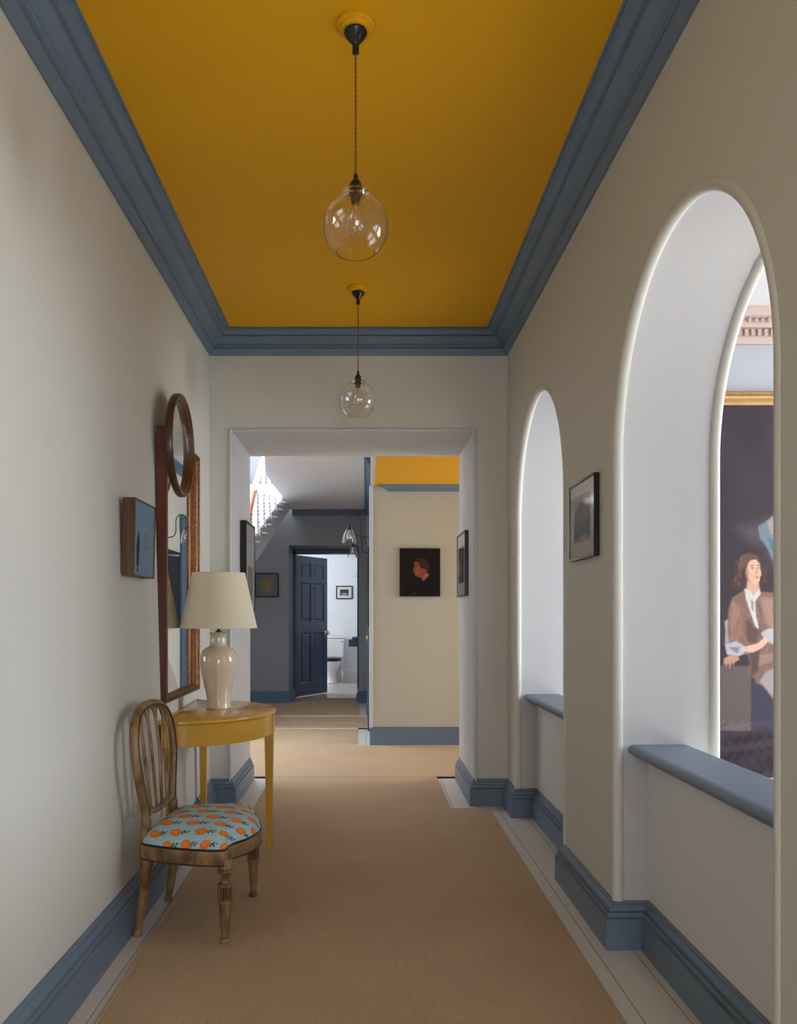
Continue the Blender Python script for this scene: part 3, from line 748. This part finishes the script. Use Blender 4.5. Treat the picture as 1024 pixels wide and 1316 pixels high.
# --- blue box picture on left wall
def pen(U,V):
    c=flat(U,(118,146,166)); c=c*(1+.05*noise2(U*8,V*8,6,1.5)[...,None])
    c=layer(c,U,V,[(.13,.12),(.25,.12),(.27,.42),(.26,.50),(.22,.60),(.20,.60),(.16,.50),(.12,.40)],(34,38,46),.02)
    c=layer(c,U,V,[(.15,.05),(.19,.03),(.23,.05),(.21,.13),(.17,.13)],(48,50,56),.02)
    c=layer(c,U,V,[(.52,.38),(.68,.38),(.68,.60),(.52,.60)],(130,110,110),.015)
    c=layer(c,U,V,[(.55,.41),(.65,.41),(.65,.57),(.55,.57)],(122,148,168),.015)
    return c
picture('box_framed_painting','small square blue painting in deep brown box frame on the left wall',(-.993,3.478,1.420),PI/2,.318,.318,.007,.053,pen,fm='boxwood',mt='canvas',nx=90,ny=90,rot=(math.radians(1.2),0,PI/2))
# --- black picture on hall side of the pier
def dk(U,V): return flat(U,(30,30,36))
picture('framed_print','large black-framed picture seen edge-on past the buff pier',(XH-.001,8.42,1.157),-PI/2,.80,.785,.02,.032,dk,nx=4,ny=4)

# ------------------------------------------------------------------ mirrors on left wall
def mirror_rect():
    w,h=.797,1.335
    x0=-1.004
    t=thing('wall_mirror','tall rectangular mirror in red-brown and worn gilt frame above yellow table','mirror',(x0,(3.92+4.717)/2,.835),PI/2)
    # outer mahogany shell
    mb=MB(); pr=[(0,0),(0,-.047),(.012,-.049),(.014,0)]
    def ring(pr,mb):
        pts=[];k=len(pr)
        for (x,z) in ((-w/2,0),(w/2,0),(w/2,h),(-w/2,h)):
            for (o_,y) in pr: pts.append((x+(o_ if x<0 else -o_),y,z+(o_ if z==0 else -o_)))
        mb.add(pts,[(i*k+j,i*k+(j+1)%k,((i+1)%4)*k+(j+1)%k,((i+1)%4)*k+j) for i in range(4) for j in range(k)])
    ring(pr,mb); mb.build('frame',M['mahogany'],t,smooth=0)
    mb=MB(); ring([(.012,0),(.0125,-.046),(.017,-.051),(.022,-.047),(.024,-.038),(.029,-.034),(.033,-.024),(.036,-.014),(.036,0)],mb)
    mb.build('moulding',M['oldgilt'],t,smooth=30)
    mb=MB(); mb.box(-w/2+.03,w/2-.03,-.012,-.004,.03,h-.03); mb.build('mirror_glass',M['mirror'],t,smooth=0)
    return t
mirror_rect()
t=thing('round_mirror','round brown wooden mirror overlapping the top of the tall rectangular mirror','mirror',(-.953,4.13,2.115))
t.rotation_euler=(0,0,0)
mb=MB(); R=.257
pr=[(R-.004,0),(R,.004),(R,.026),(R-.003,.033),(R-.010,.036),(R-.018,.034),(R-.022,.026),(R-.030,.022),(R-.034,.012),(R-.040,.004),(R-.040,0)]
vs=[];n=96
for i in range(n):
    a=2*PI*i/n
    for r,d_ in pr: vs.append((d_,r*math.cos(a),r*math.sin(a)))
k=len(pr); mb.add(vs,[(i*k+j,i*k+(j+1)%k,((i+1)%n)*k+(j+1)%k,((i+1)%n)*k+j) for i in range(n) for j in range(k)])
mb.build('frame',M['walnut'],t,smooth=35)
mb=MB(); vs=[]
for d_ in (.001,.006):
    vs+=[(d_,(R-.03)*math.cos(2*PI*i/n),(R-.03)*math.sin(2*PI*i/n)) for i in range(n)]
mb.add(vs,[tuple(range(n,2*n)),tuple(range(n-1,-1,-1))]+[(i,(i+1)%n,(i+1)%n+n,i+n) for i in range(n)])
mb.build('mirror_glass',M['mirror'],t,smooth=0)

# ------------------------------------------------------------------ demilune table
rt=math.radians(1.4)
TB=thing('demilune_table','mustard-yellow painted half-moon console table with three tapered legs against left wall','table',(-.982,4.322,0),rt)
Rt=.505; zt=.762
def semi(R_,n=48,x0=.0): return [(x0+ R_*math.cos(-PI/2+PI*i/n) if True else 0, R_*math.sin(-PI/2+PI*i/n)) for i in range(n+1)]
mb=MB()
rings=[(.0,.004),(-.004,.0)]
prof_=[(-.006,0),(-.001,.003),(0,.010),(-.002,.016),(-.007,.020)]   # (radial, z)
vs=[];N=56
for (dr,dz) in prof_:
    for i in range(N+1):
        a=-PI/2+PI*i/N; vs.append(((Rt+dr)*math.cos(a),(Rt+dr)*math.sin(a),zt-.020+dz))
fs=[(j*(N+1)+i,j*(N+1)+i+1,(j+1)*(N+1)+i+1,(j+1)*(N+1)+i) for j in range(4) for i in range(N)]
fs+=[tuple(range(N,-1,-1)),tuple(4*(N+1)+i for i in range(N+1))]
fs+=[(j*(N+1),(j+1)*(N+1),(j+1)*(N+1)+N,j*(N+1)+N) for j in range(4)]
mb.add(vs,fs); mb.build('tabletop',M['tableyellow'],TB,smooth=40)
mb=MB(); vs=[]; Ra=Rt-.022
for z in (zt-.020,zt-.128):
    for r in (Ra,Ra-.02):
        for i in range(N+1):
            a=-PI/2+PI*i/N; vs.append((max(.008,r*math.cos(a)),r*math.sin(a),z))
m_=N+1
fs=[]
for i in range(N):
    A,B,Cc,D=0,m_,2*m_,3*m_
    fs+=[(A+i,A+i+1,Cc+i+1,Cc+i),(B+i,D+i,D+i+1,B+i+1),(Cc+i,Cc+i+1,D+i+1,D+i),(A+i,B+i,B+i+1,A+i+1)]
mb.add(vs,fs); mb.box(.006,.022,-Ra+.01,Ra-.01,zt-.128,zt-.02); mb.build('apron',M['tableyellow'],TB,smooth=40)
def tleg(x,y,name='leg',zb_=0):
    mb=MB(); a=.024; b=.014; vs=[]
    for (h_,z) in ((b,zb_),(a,zt-.128),(a,zt-.022)):
        vs+=[(x-h_,y-h_,z),(x+h_,y-h_,z),(x+h_,y+h_,z),(x-h_,y+h_,z)]
    mb.add(vs,[(3,2,1,0),(8,9,10,11)]+[(j*4+i,j*4+(i+1)%4,(j+1)*4+(i+1)%4,(j+1)*4+i) for j in range(2) for i in range(4)])
    mb.build(name,M['tableyellow'],TB,smooth=0,bevel=.0015)
tleg(.468,.03,zb_=.0085); tleg(.045,.455); tleg(.045,-.452)

# ------------------------------------------------------------------ table lamp
LP=thing('table_lamp','cream ceramic baluster lamp with tapered cream shade on the yellow table','lamp',(-.785,4.36,zt))
k_=.00094
mb=MB(); mb.lathe([(0,0),(.062,0),(.066,.004),(.066,.012),(.062,.020),(.062,.035),(.064,.060),(.070,.095),(.080,.140),(.091,.185),(.099,.225),(.102,.255),(.099,.283),(.088,.305),(.070,.322),(.052,.332),(.046,.340),(.044,.355),(.043,.375),(.044,.393),(.049,.400),(.050,.404),(.046,.406),(0,.406)],64)
mb.build('body',M['ceramic'],LP,smooth=60)
mb=MB(); mb.lathe([(.0,.405),(.020,.405),(.020,.411),(.0065,.42),(.0065,.46),(.016,.462),(.016,.52),(0,.52)],20); mb.build('stem',M['darkbronze'],LP)
mb=MB(); zb,ztp=.430,.722; rb,rtp=.204,.140
mb.lathe([(rb,zb),(rtp,ztp),(rtp-.002,ztp),(rb-.002,zb)],72,closed=True)
mb.build('lamp_shade',M['shade'],LP,smooth=40)
mb=MB(); mb.lathe([(rb+.001,zb-.001),(rb-.001,zb+.008),(rb-.003,zb+.008),(rb-.003,zb-.001)],72,closed=True); mb.lathe([(rtp+.0012,ztp-.006),(rtp,ztp+.001),(rtp-.003,ztp+.001),(rtp-.003,ztp-.006)],72,closed=True)
for j in range(3):
    a=2*PI*j/3; mb.tube([(.014*math.cos(a),.014*math.sin(a),.52),((rtp-.003)*math.cos(a),(rtp-.003)*math.sin(a),ztp-.004)],.0015,6)
mb.build('shade_trim',M['shade'],LP)
mb=MB()
w0=wallx(4.80,.7)
cp=[(.06,.0,.006),(-.05+.0,.20,.005),(w0+.785+.012,.44,.004),(w0+.785+.006,.445,-.02),(w0+.785+.006,.445,-.56),(w0+.785+.012,.445,-.582),(w0+.785+.035,.445,-.60),(w0+.785+.052,.445,-.65),(w0+.785+.052,.445,-.752)]
mb.tube(cp,.0028,8); mb.build('cord',M['black'],LP,smooth=60)

# ------------------------------------------------------------------ chair
CH=thing('side_chair','antique wooden side chair with hooped spindle back and orange-patterned blue seat','chair',(-.690,3.388,0),math.radians(-4))
def outline(n):
    # closed outline: local x forward, y across ; returns list of (x,y)
    key=[(-.175,0),(-.176,-.12),(-.170,-.20),(-.150,-.232),(-.06,-.268),(.06,-.292),(.13,-.297),(.168,-.291),(.180,-.272),(.180,-.235),(.192,-.19),(.226,-.13),(.246,-.06),(.252,0)]
    full=key+[(x,-y) for x,y in key[-2:0:-1]]
    m=len(full); out=[]
    seg=24
    for i in range(m):
        p0,p1,p2,p3=[np.array(full[(i+j-1)%m]) for j in range(4)]
        for s_ in range(seg):
            t=s_/seg
            out.append(.5*((2*p1)+(-p0+p2)*t+(2*p0-5*p1+4*p2-p3)*t*t+(-p0+3*p1-3*p2+p3)*t**3))
    return np.array(out)
OL=outline(0)
ctr=np.array([.03,0])
# cushion
def cushion():
    NR=80; m=len(OL); zb=.366; H=.080
    rel=OL-ctr
    ss=np.concatenate([np.linspace(0,.8,int(NR*.72),endpoint=False),.8+.2*np.sin(np.linspace(0,1,NR-int(NR*.72)+1)*PI/2)])
    V=[];UV=[]
    prev=None
    for s_ in ss:
        z=zb+H*(max(0,1-s_**5.0))**.55*(1-.16*s_*s_)
        ins=.995
        p=ctr+rel*s_*ins
        V.append(np.concatenate([p,np.full((m,1),z)],1))
    V=np.array(V) # rings,m,3
    UV=np.zeros(V.shape[:2]+(2,))
    acc=np.zeros(m); UV[0]=ctr
    for i in range(1,len(V)):
        d=np.linalg.norm(V[i]-V[i-1],axis=1); acc=acc+d
        dirn=rel/np.linalg.norm(rel,axis=1)[:,None]
        UV[i]=ctr+dirn*acc[:,None]
    nr=len(V)
    ztop=V[...,2].max()
    dz=V[...,2]-ztop
    UV[...,1]=V[...,1]-dz*np.clip(V[...,1]/.17,-1,1)
    UV[...,0]=V[...,0]-dz*np.clip((V[...,0]-.03)/.13,-1,1)
    verts=V.reshape(-1,3); uv=UV.reshape(-1,2)
    idx=np.arange(nr*m).reshape(nr,m); a=idx[:-1]; b=idx[1:]
    F=np.stack([a,b,np.roll(b,-1,1),np.roll(a,-1,1)],-1).reshape(-1,4)
    me=bpy.data.meshes.new('seat_cushion'); me.from_pydata(verts.tolist(),[],F.tolist())
    col=np.zeros((len(verts),4)); U_=uv[:,0]; W_=uv[:,1]
    # motif grid in fabric space : x across fabric = local x, rows along y
    sx,sy=.116,.086
    r_=random.Random(5)
    for j in range(-8,9):
        for i in range(-6,7):
            cx=i*sx+(sx/2 if j%2 else 0)+.02+r_.uniform(-.004,.004); cy=j*sy+r_.uniform(-.003,.003)
            if abs(cx)>.42 or abs(cy)>.45: continue
            dx=U_-cx; dy=W_-cy
            m1=((dx/.0285)**2+(dy/.0265)**2)<1
            sh=((dx+.004)/.016)**2+((dy-.004)/.015)**2
            o1=np.array([lin(250),lin(142),lin(40)]); o2=np.array([lin(240),lin(118),lin(24)])
            t_=np.clip(sh-.3,0,1)[:,None]
            col[m1,:3]=(o1*(1-t_)+o2*t_)[m1]; col[m1,3]=1
            leaf=np.zeros(len(U_),bool)
            for (lx,ly,ra,rb_,an) in ((.040,.008,.011,.0050,.6),(.050,-.004,.011,.0048,-.5),(.034,-.009,.009,.0044,-1.1),(.061,.006,.009,.0042,.3),(.034,.001,.010,.0016,0)):
                ex=dx-lx; ey=dy-ly; u=ex*math.cos(an)+ey*math.sin(an); v=-ex*math.sin(an)+ey*math.cos(an)
                leaf|=((u/ra)**2+(v/rb_)**2)<1
            leaf&=~m1
            col[leaf,:3]=[lin(38),lin(66),lin(48)]; col[leaf,3]=1
    ca=me.color_attributes.new('Col','FLOAT_COLOR','POINT'); ca.data.foreach_set('color',col.reshape(-1))
    uvl=me.uv_layers.new(name='fab'); li=np.zeros(len(me.loops),dtype=np.int32); me.loops.foreach_get('vertex_index',li)
    uvl.data.foreach_set('uv',uv[li].reshape(-1))
    me.materials.append(M['seat']); me.polygons.foreach_set('use_smooth',[True]*len(me.polygons)); me.update()
    o=bpy.data.objects.new('seat_cushion',me); C.objects.link(o); o.parent=CH
cushion()
mb=MB(); mb.tube([(x*1.0,y*1.0,.368) for x,y in OL[::3]],.0045,8,closed=True); mb.build('piping',M['black'],CH,smooth=60)
# rail / seat frame
mb=MB(); m=len(OL); rel=OL-ctr
vs=[]
pr=[(.80,.365),(1.0,.368),(1.015,.362),(1.022,.352),(1.02,.325),(1.012,.316),(1.006,.308),(.985,.305),(.86,.305)]
for s_,z in pr: vs+=[(ctr[0]+a*s_,ctr[1]+b*s_,z) for a,b in rel]
mb.add(vs,[(j*m+i,j*m+(i+1)%m,((j+1)%len(pr))*m+(i+1)%m,((j+1)%len(pr))*m+i) for j in range(len(pr)) for i in range(m)])
mb.box(-.17,-.13,-.19,.19,.31,.36)
mb.build('seat_frame',M['chairwood'],CH,smooth=40)
mb=MB(); mb.tube([(ctr[0]+(x-ctr[0])*1.008,ctr[1]+(y-ctr[1])*1.008,.311) for x,y in OL[::3]],.0028,6,closed=True); mb.build('dark_line',M['groove'],CH,smooth=60)
# front legs
def fleg(x,y):
    mb=MB(); b_=.0085
    mb.lathe([(.010,b_),(.0175,b_+.001),(.0185,.018),(.0175,.024),(.0125,.028),(.0150,.032),(.0145,.038),(.0165,.065),(.0225,.150),(.0235,.160),(.0285,.163),(.0290,.170),(.0265,.174),(.0265,.222),(.0290,.226),(.0285,.233),(.018,.240),(.0155,.250),(.0165,.262),(.0225,.272),(.0285,.278),(.0295,.286),(.0265,.290),(.0265,.330),(0,.330)],48,(x,y,0),flute=(.172,.224,12,.22))
    mb.cm=1
    for i in range(12):
        a=2*PI*(i)/12; rr=.0225
        mb.tube([(x+rr*math.cos(a),y+rr*math.sin(a),.178),(x+rr*math.cos(a),y+rr*math.sin(a),.219)],.0032,6,ref=(0,1,0))
    for z,r in ((.2895,.0268),(.0295,.0132),(.2375,.0215)): mb.lathe([(r,z-.002),(r+.0015,z),(r,z+.002)],24,(x,y,0),closed=True)
    mb.build('leg',[M['chairwood'],M['groove']],CH,smooth=45)
fleg(.172,-.262); fleg(.172,.262)
def rleg(y):
    s=1 if y>0 else -1
    mb=MB(); pts=[];rad=[]
    N_=14
    for i in range(N_+1):
        t=i/N_; z=.024+(.318-.024)*t
        x=-.192+.040*t**.8 ; yy=y*(.98-.0*t)
        pts.append((x,yy,z)); rad.append(.0135+.0135*t)
    mb.tube(pts,rad,20,ref=(0,1,0))
    mb.lathe([(.010,0),(.0175,.001),(.0185,.010),(.017,.018),(.0125,.022),(.0145,.028)],24,(-.192,y*.98,0))
    mb.build('leg',M['chairwood'],CH,smooth=50)
rleg(-.200); rleg(.200)
# back: stiles + hoop in a leaning plane; x as function of z
def bx(z): return -.165-.07*max(0,(z-.42))-.25*max(0,z-.65)**2
hoop=[]
key=[(-.188,.30),(-.186,.37),(-.176,.43),(-.180,.485),(-.200,.55),(-.222,.615),(-.238,.68),(-.240,.74),(-.226,.797),(-.192,.842),(-.140,.870),(-.072,.884),(0,.888)]
full=key+[(-y,z) for y,z in key[-2::-1]]
def cr(full,seg=6):
    out=[];m=len(full)
    for i in range(m-1):
        p=[np.array(full[min(max(i+j-1,0),m-1)]) for j in range(4)]
        for s_ in range(seg):
            t=s_/seg; out.append(tuple(.5*((2*p[1])+(-p[0]+p[2])*t+(2*p[0]-5*p[1]+4*p[2]-p[3])*t*t+(-p[0]+3*p[1]-3*p[2]+p[3])*t**3)))
    out.append(full[-1]); return out
hp_=cr(full)
def curveback(y,z): return bx(z)+.03*(1-(y/.25)**2)*-1.0+.0
mb=MB(); mb.tube([(bx(z)-.0,y,z) for y,z in hp_],[(.017,.0165) if z>.45 else (.022,.020) for y,z in hp_],16,ref=(1,0,0))
HB=mb.build('back_frame',M['chairwood'],CH,smooth=60)
mb=MB()
inn=[(y*.965,z-.002*(z>.6)) for y,z in hp_ if z>.46]
mb.tube([(bx(z)+.0155,y,z) for y,z in inn],.0032,6,ref=(1,0,0)); mb.build('carved_line',M['groove'],HB)
# bottom rail of back
br=[(-.180,.455),(-.13,.470),(-.06,.463),(0,.460),(.06,.463),(.13,.470),(.180,.455)]
mb=MB(); mb.tube([(bx(z),y,z) for y,z in cr(br)],(.013,.015),12,ref=(1,0,0)); mb.build('back_rail',M['chairwood'],CH,smooth=60)
def topz(y): 
    best=min(hp_,key=lambda p:abs(p[0]-y)+(0 if p[1]>.70 else 9)); return best[1]
for k,y0 in enumerate((-.118,-.04,.04,.118)):
    mb=MB(); zt_=topz(y0*1.25)-.006
    pts=[];rad=[]
    for i in range(17):
        t=i/16; z=.463+(zt_-.463)*t; y=y0*(.82+.36*math.sin(t*PI*.62))
        pts.append((bx(z),y,z)); rad.append((.0105+.002*math.sin(t*PI),.006))
    mb.tube(pts,rad,10,ref=(1,0,0)); mb.build('spindle',M['chairwood'],CH,smooth=60)
# gothic loops between spindle tops
mb=MB(); ysn=[-.195,-.138,-.047,.047,.138,.195]
for a,b in zip(ysn,ysn[1:]):
    c=(a+b)/2; zt_=topz(c)-.012; zl=min(topz(a),topz(b))-.075
    pts=[(a,zl),(a+(c-a)*.35,zl+(zt_-zl)*.7),(c,zt_),(b+(c-b)*.35,zl+(zt_-zl)*.7),(b,zl)]
    mb.tube([(bx(z),y,z) for y,z in cr(pts,5)],.0048,8,ref=(1,0,0))
mb.build('tracery',M['chairwood'],CH,smooth=60)

# ------------------------------------------------------------------ pendants
def pendant(loc,label):
    t=thing('pendant_light',label,'pendant light',loc,group=None)
    # z=0 at ceiling
    mb=MB(); mb.lathe([(0,0),(.060,0),(.060,-.010),(.056,-.014),(.052,-.015),(.050,-.022),(.044,-.026),(0,-.026)],48); mb.build('ceiling_rose',M['yellow'],t,smooth=30)
    mb=MB(); mb.lathe([(0,-.026),(.036,-.026),(.037,-.032),(.033,-.040),(.020,-.055),(.011,-.066),(.009,-.070),(.011,-.074),(.011,-.094),(.004,-.098),(0,-.098)],40); mb.build('cup',M['blackmetal'],t,smooth=35)
    # twisted flex
    mb=MB(); zA,zB=-.096,-.482
    for ph in (0,PI):
        m_=110; mb.tube([(.0017*math.cos(ph+i*.75),.0017*math.sin(ph+i*.75),zA+(zB-zA)*i/m_) for i in range(m_+1)],.0019,6,ref=(0,1,0))
    mb.build('flex',M['cord'],t,smooth=60)
    mb=MB(); mb.lathe([(0,-.474),(.005,-.474),(.0075,-.480),(.0075,-.492),(.011,-.496),(.017,-.503),(.019,-.510),(.0155,-.513),(.020,-.518),(.0215,-.526),(.0215,-.545),(.017,-.549),(0,-.549)],32); mb.build('lamp_holder',M['blackmetal'],t,smooth=35)
    mb=MB(); mb.lathe([(.0,-.549),(.0145,-.549),(.0145,-.566),(.012,-.570),(0,-.570)],24); mb.build('bulb_cap',M['darkbronze'],t,smooth=35)
    # globe
    mb=MB(); zc=-.640; R_=.1035; prof_=[(.042,-.531),(.0425,-.534),(.031,-.541),(.030,-.545)]
    a0=math.asin(.032/R_); a1=PI-math.asin(.062/R_)
    for i in range(41):
        a=a0+(a1-a0)*i/40; prof_.append((R_*math.sin(a),zc+R_*math.cos(a)))
    inner=[(max(.001,r-.0018*(1 if i>2 else .6)),z+(.0 if i>2 else -.0015)) for i,(r,z) in enumerate(prof_)]
    # rolled rim at bottom
    full_=prof_+[(.0625,zc-R_*.808)]+inner[::-1]
    mb.lathe(full_,64,closed=True); mb.build('glass_globe',M['glass'],t,smooth=50)
    mb=MB(); bz=-.566
    bp=[(.011,0),(.012,-.012),(.016,-.024),(.024,-.040),(.029,-.056),(.030,-.068),(.027,-.082),(.018,-.093),(.008,-.098),(.0012,-.099)]
    inn=[(max(.0006,r-.0008),z+(.0008 if i>6 else 0)) for i,(r,z) in enumerate(bp)]
    mb.lathe([(r,bz+z) for r,z in bp]+[(r,bz+z) for r,z in inn[::-1]],32,closed=True)
    B=mb.build('bulb',M['glass'],t,smooth=60)
    mb=MB()
    for i in range(4):
        a=PI/2*i+.4; mb.tube([(.004*math.cos(a),.004*math.sin(a),bz-.022),(.010*math.cos(a),.010*math.sin(a),bz-.064)],.0011,6,ref=(0,1,0))
    mb.tube([(0,0,bz),(0,0,bz-.03)],.003,8,ref=(0,1,0))
    mb.build('filament',M['filament'],B)
    return t
p=pendant((-.032,2.58,ZC),'larger, nearer clear glass globe pendant hanging from the yellow ceiling')
q=copy_tree(p); q.location=(-.044,4.65,ZC); q['label']='smaller-looking, farther clear glass globe pendant hanging in front of end wall'
for o_ in (p,q): o_['group']='glass globe pendants along the corridor'

# ------------------------------------------------------------------ swan neck wall lights in hall (local: wall at x=0, out = -x)
def walllight(loc,label):
    t=thing('wall_light',label,'wall light',loc)
    mb=MB(); vs=[];n=24;pr=[(0,0),(.045,0),(.045,-.008),(.035,-.014),(0,-.014)]
    for r,d_ in pr:
        for i in range(n): vs.append((d_,r*math.cos(2*PI*i/n),r*math.sin(2*PI*i/n)))
    mb.add(vs,[(j*n+i,j*n+(i+1)%n,(j+1)*n+(i+1)%n,(j+1)*n+i) for j in range(4) for i in range(n)]); mb.build('wall_plate',M['blue'],t,smooth=40)
    k=[(-.012,0),(-.05,.002),(-.085,.016),(-.103,.05),(-.105,.12),(-.106,.165),(-.118,.205),(-.145,.228),(-.178,.228),(-.205,.205),(-.217,.165),(-.22,.125)]
    mb=MB(); mb.tube([(x,0,z) for x,z in cr(k,5)],.0055,10,ref=(0,1,0)); mb.build('arm',M['blackmetal'],t,smooth=60)
    mb=MB(); mb.lathe([(0,.135),(.008,.135),(.010,.120),(.020,.105),(.022,.075),(.018,.072),(0,.072)],24,(-.22,0,0)); mb.build('lamp_holder',M['blackmetal'],t,smooth=40)
    mb=MB(); o1=[(.022,.085),(.034,.078),(.046,.055),(.057,.02),(.065,-.02),(.071,-.055),(.073,-.060)]
    mb.lathe(o1+[(r-.0022,z-.001) for r,z in o1[::-1]],40,(-.22,0,0),closed=True); mb.build('glass_shade',M['glass'],t,smooth=60)
    mb=MB(); mb.lathe([(0,.075),(.012,.072),(.014,.05),(.024,.02),(.026,.0),(.018,-.018),(0,-.026)],20,(-.22,0,0)); mb.build('bulb',M['glass'],t,smooth=60)
    return t
w1=walllight((XH-.0,8.30,2.06),'nearer black swan-neck wall light with clear glass bell shade in hall')
w2=copy_tree(w1); w2.location=(XH,10.8,2.10); w2['label']='farther black swan-neck wall light, just in front of the cloakroom doorway'
for o_ in (w1,w2): o_['group']='swan-neck lights on the hall wall'
w3=thing('wall_light','small cone-shaped wall light half hidden by doorframe inside cloakroom','wall light',(-.13,14.6,1.98))
mb=MB(); mb.lathe([(.012,.13),(.018,.12),(.03,.07),(.11,.005),(.112,0),(.108,.0),(.028,.066),(.012,.115)],32,closed=True); mb.build('shade',M['chrome'],w3)
mb=MB(); mb.tube([(0,0,.12),(.05,0,.2),(.5,0,.2),(1.13,0,.2)],.008,8,ref=(0,1,0)); mb.build('arm',M['chrome'],w3)

# ------------------------------------------------------------------ lights
def area(name,loc,rot,sx,sy,e,col=(1,1,1),spread=180):
    l=bpy.data.lights.new(name,'AREA'); l.shape='RECTANGLE'; l.size=sx; l.size_y=sy; l.energy=e; l.color=col; l.spread=math.radians(spread)
    o=bpy.data.objects.new(name,l); C.objects.link(o); o.location=loc; o.rotation_euler=rot; return o
DAY=(.84,.915,1.0)
for k,(a,b,e) in enumerate(((-2.0,-.2,20),(.3,2.1,45),(2.6,4.4,140))):
    area('daylight_gallery_%d'%k,(GX+.25,(a+b)/2,1.9),(0,PI/2,0),2.2,1.75,e,DAY)
area('daylight_behind',(.45,-2.5,1.15),(-PI/2+PI,0,0),.9,1.6,38,DAY)
area('daylight_stair',(-2.5,9.8,5.8),(0,0,0),2.4,3.5,280,DAY)
area('daylight_lobby',(3.95,7.1,1.5),(0,PI/2,0),1.6,1.5,50,DAY)
area('fill_hall_left',(-3.95,6.85,1.5),(0,-PI/2,0),1.7,.9,34,DAY)  # unseen fill light added to brighten the hall; no window in this wall
area('cloakroom_fill',(-2.1,14.6,1.9),(0,-PI/2,0),1.6,1.6,42,DAY)  # area light added for cloakroom brightness; that wall is solid, without a window
sl=bpy.data.lights.new('sun','SUN'); sl.energy=14; sl.angle=math.radians(3); sl.color=(1,.95,.88)
so=bpy.data.objects.new('sun',sl); C.objects.link(so); so.rotation_euler=(0,math.radians(45),0)
w=bpy.data.worlds.new('sky'); S.world=w; w.use_nodes=True
w.node_tree.nodes['Background'].inputs[0].default_value=(.75,.85,1,1); w.node_tree.nodes['Background'].inputs[1].default_value=1.0

# ------------------------------------------------------------------ camera
cam=bpy.data.cameras.new('camera'); co=bpy.data.objects.new('camera',cam); C.objects.link(co)
co.location=(0,0,1.25); co.rotation_euler=(PI/2,0,0)
cam.sensor_fit='HORIZONTAL'; cam.sensor_width=36; cam.lens=1050/1024*36
cam.shift_x=(512-470)/1024; cam.shift_y=(793-658)/1024; cam.clip_start=.05; cam.clip_end=100
S.camera=co
S.view_settings.view_transform='Standard'; S.view_settings.look='None'; S.view_settings.exposure=0.34; S.view_settings.gamma=1; S.view_settings.use_curve_mapping=False
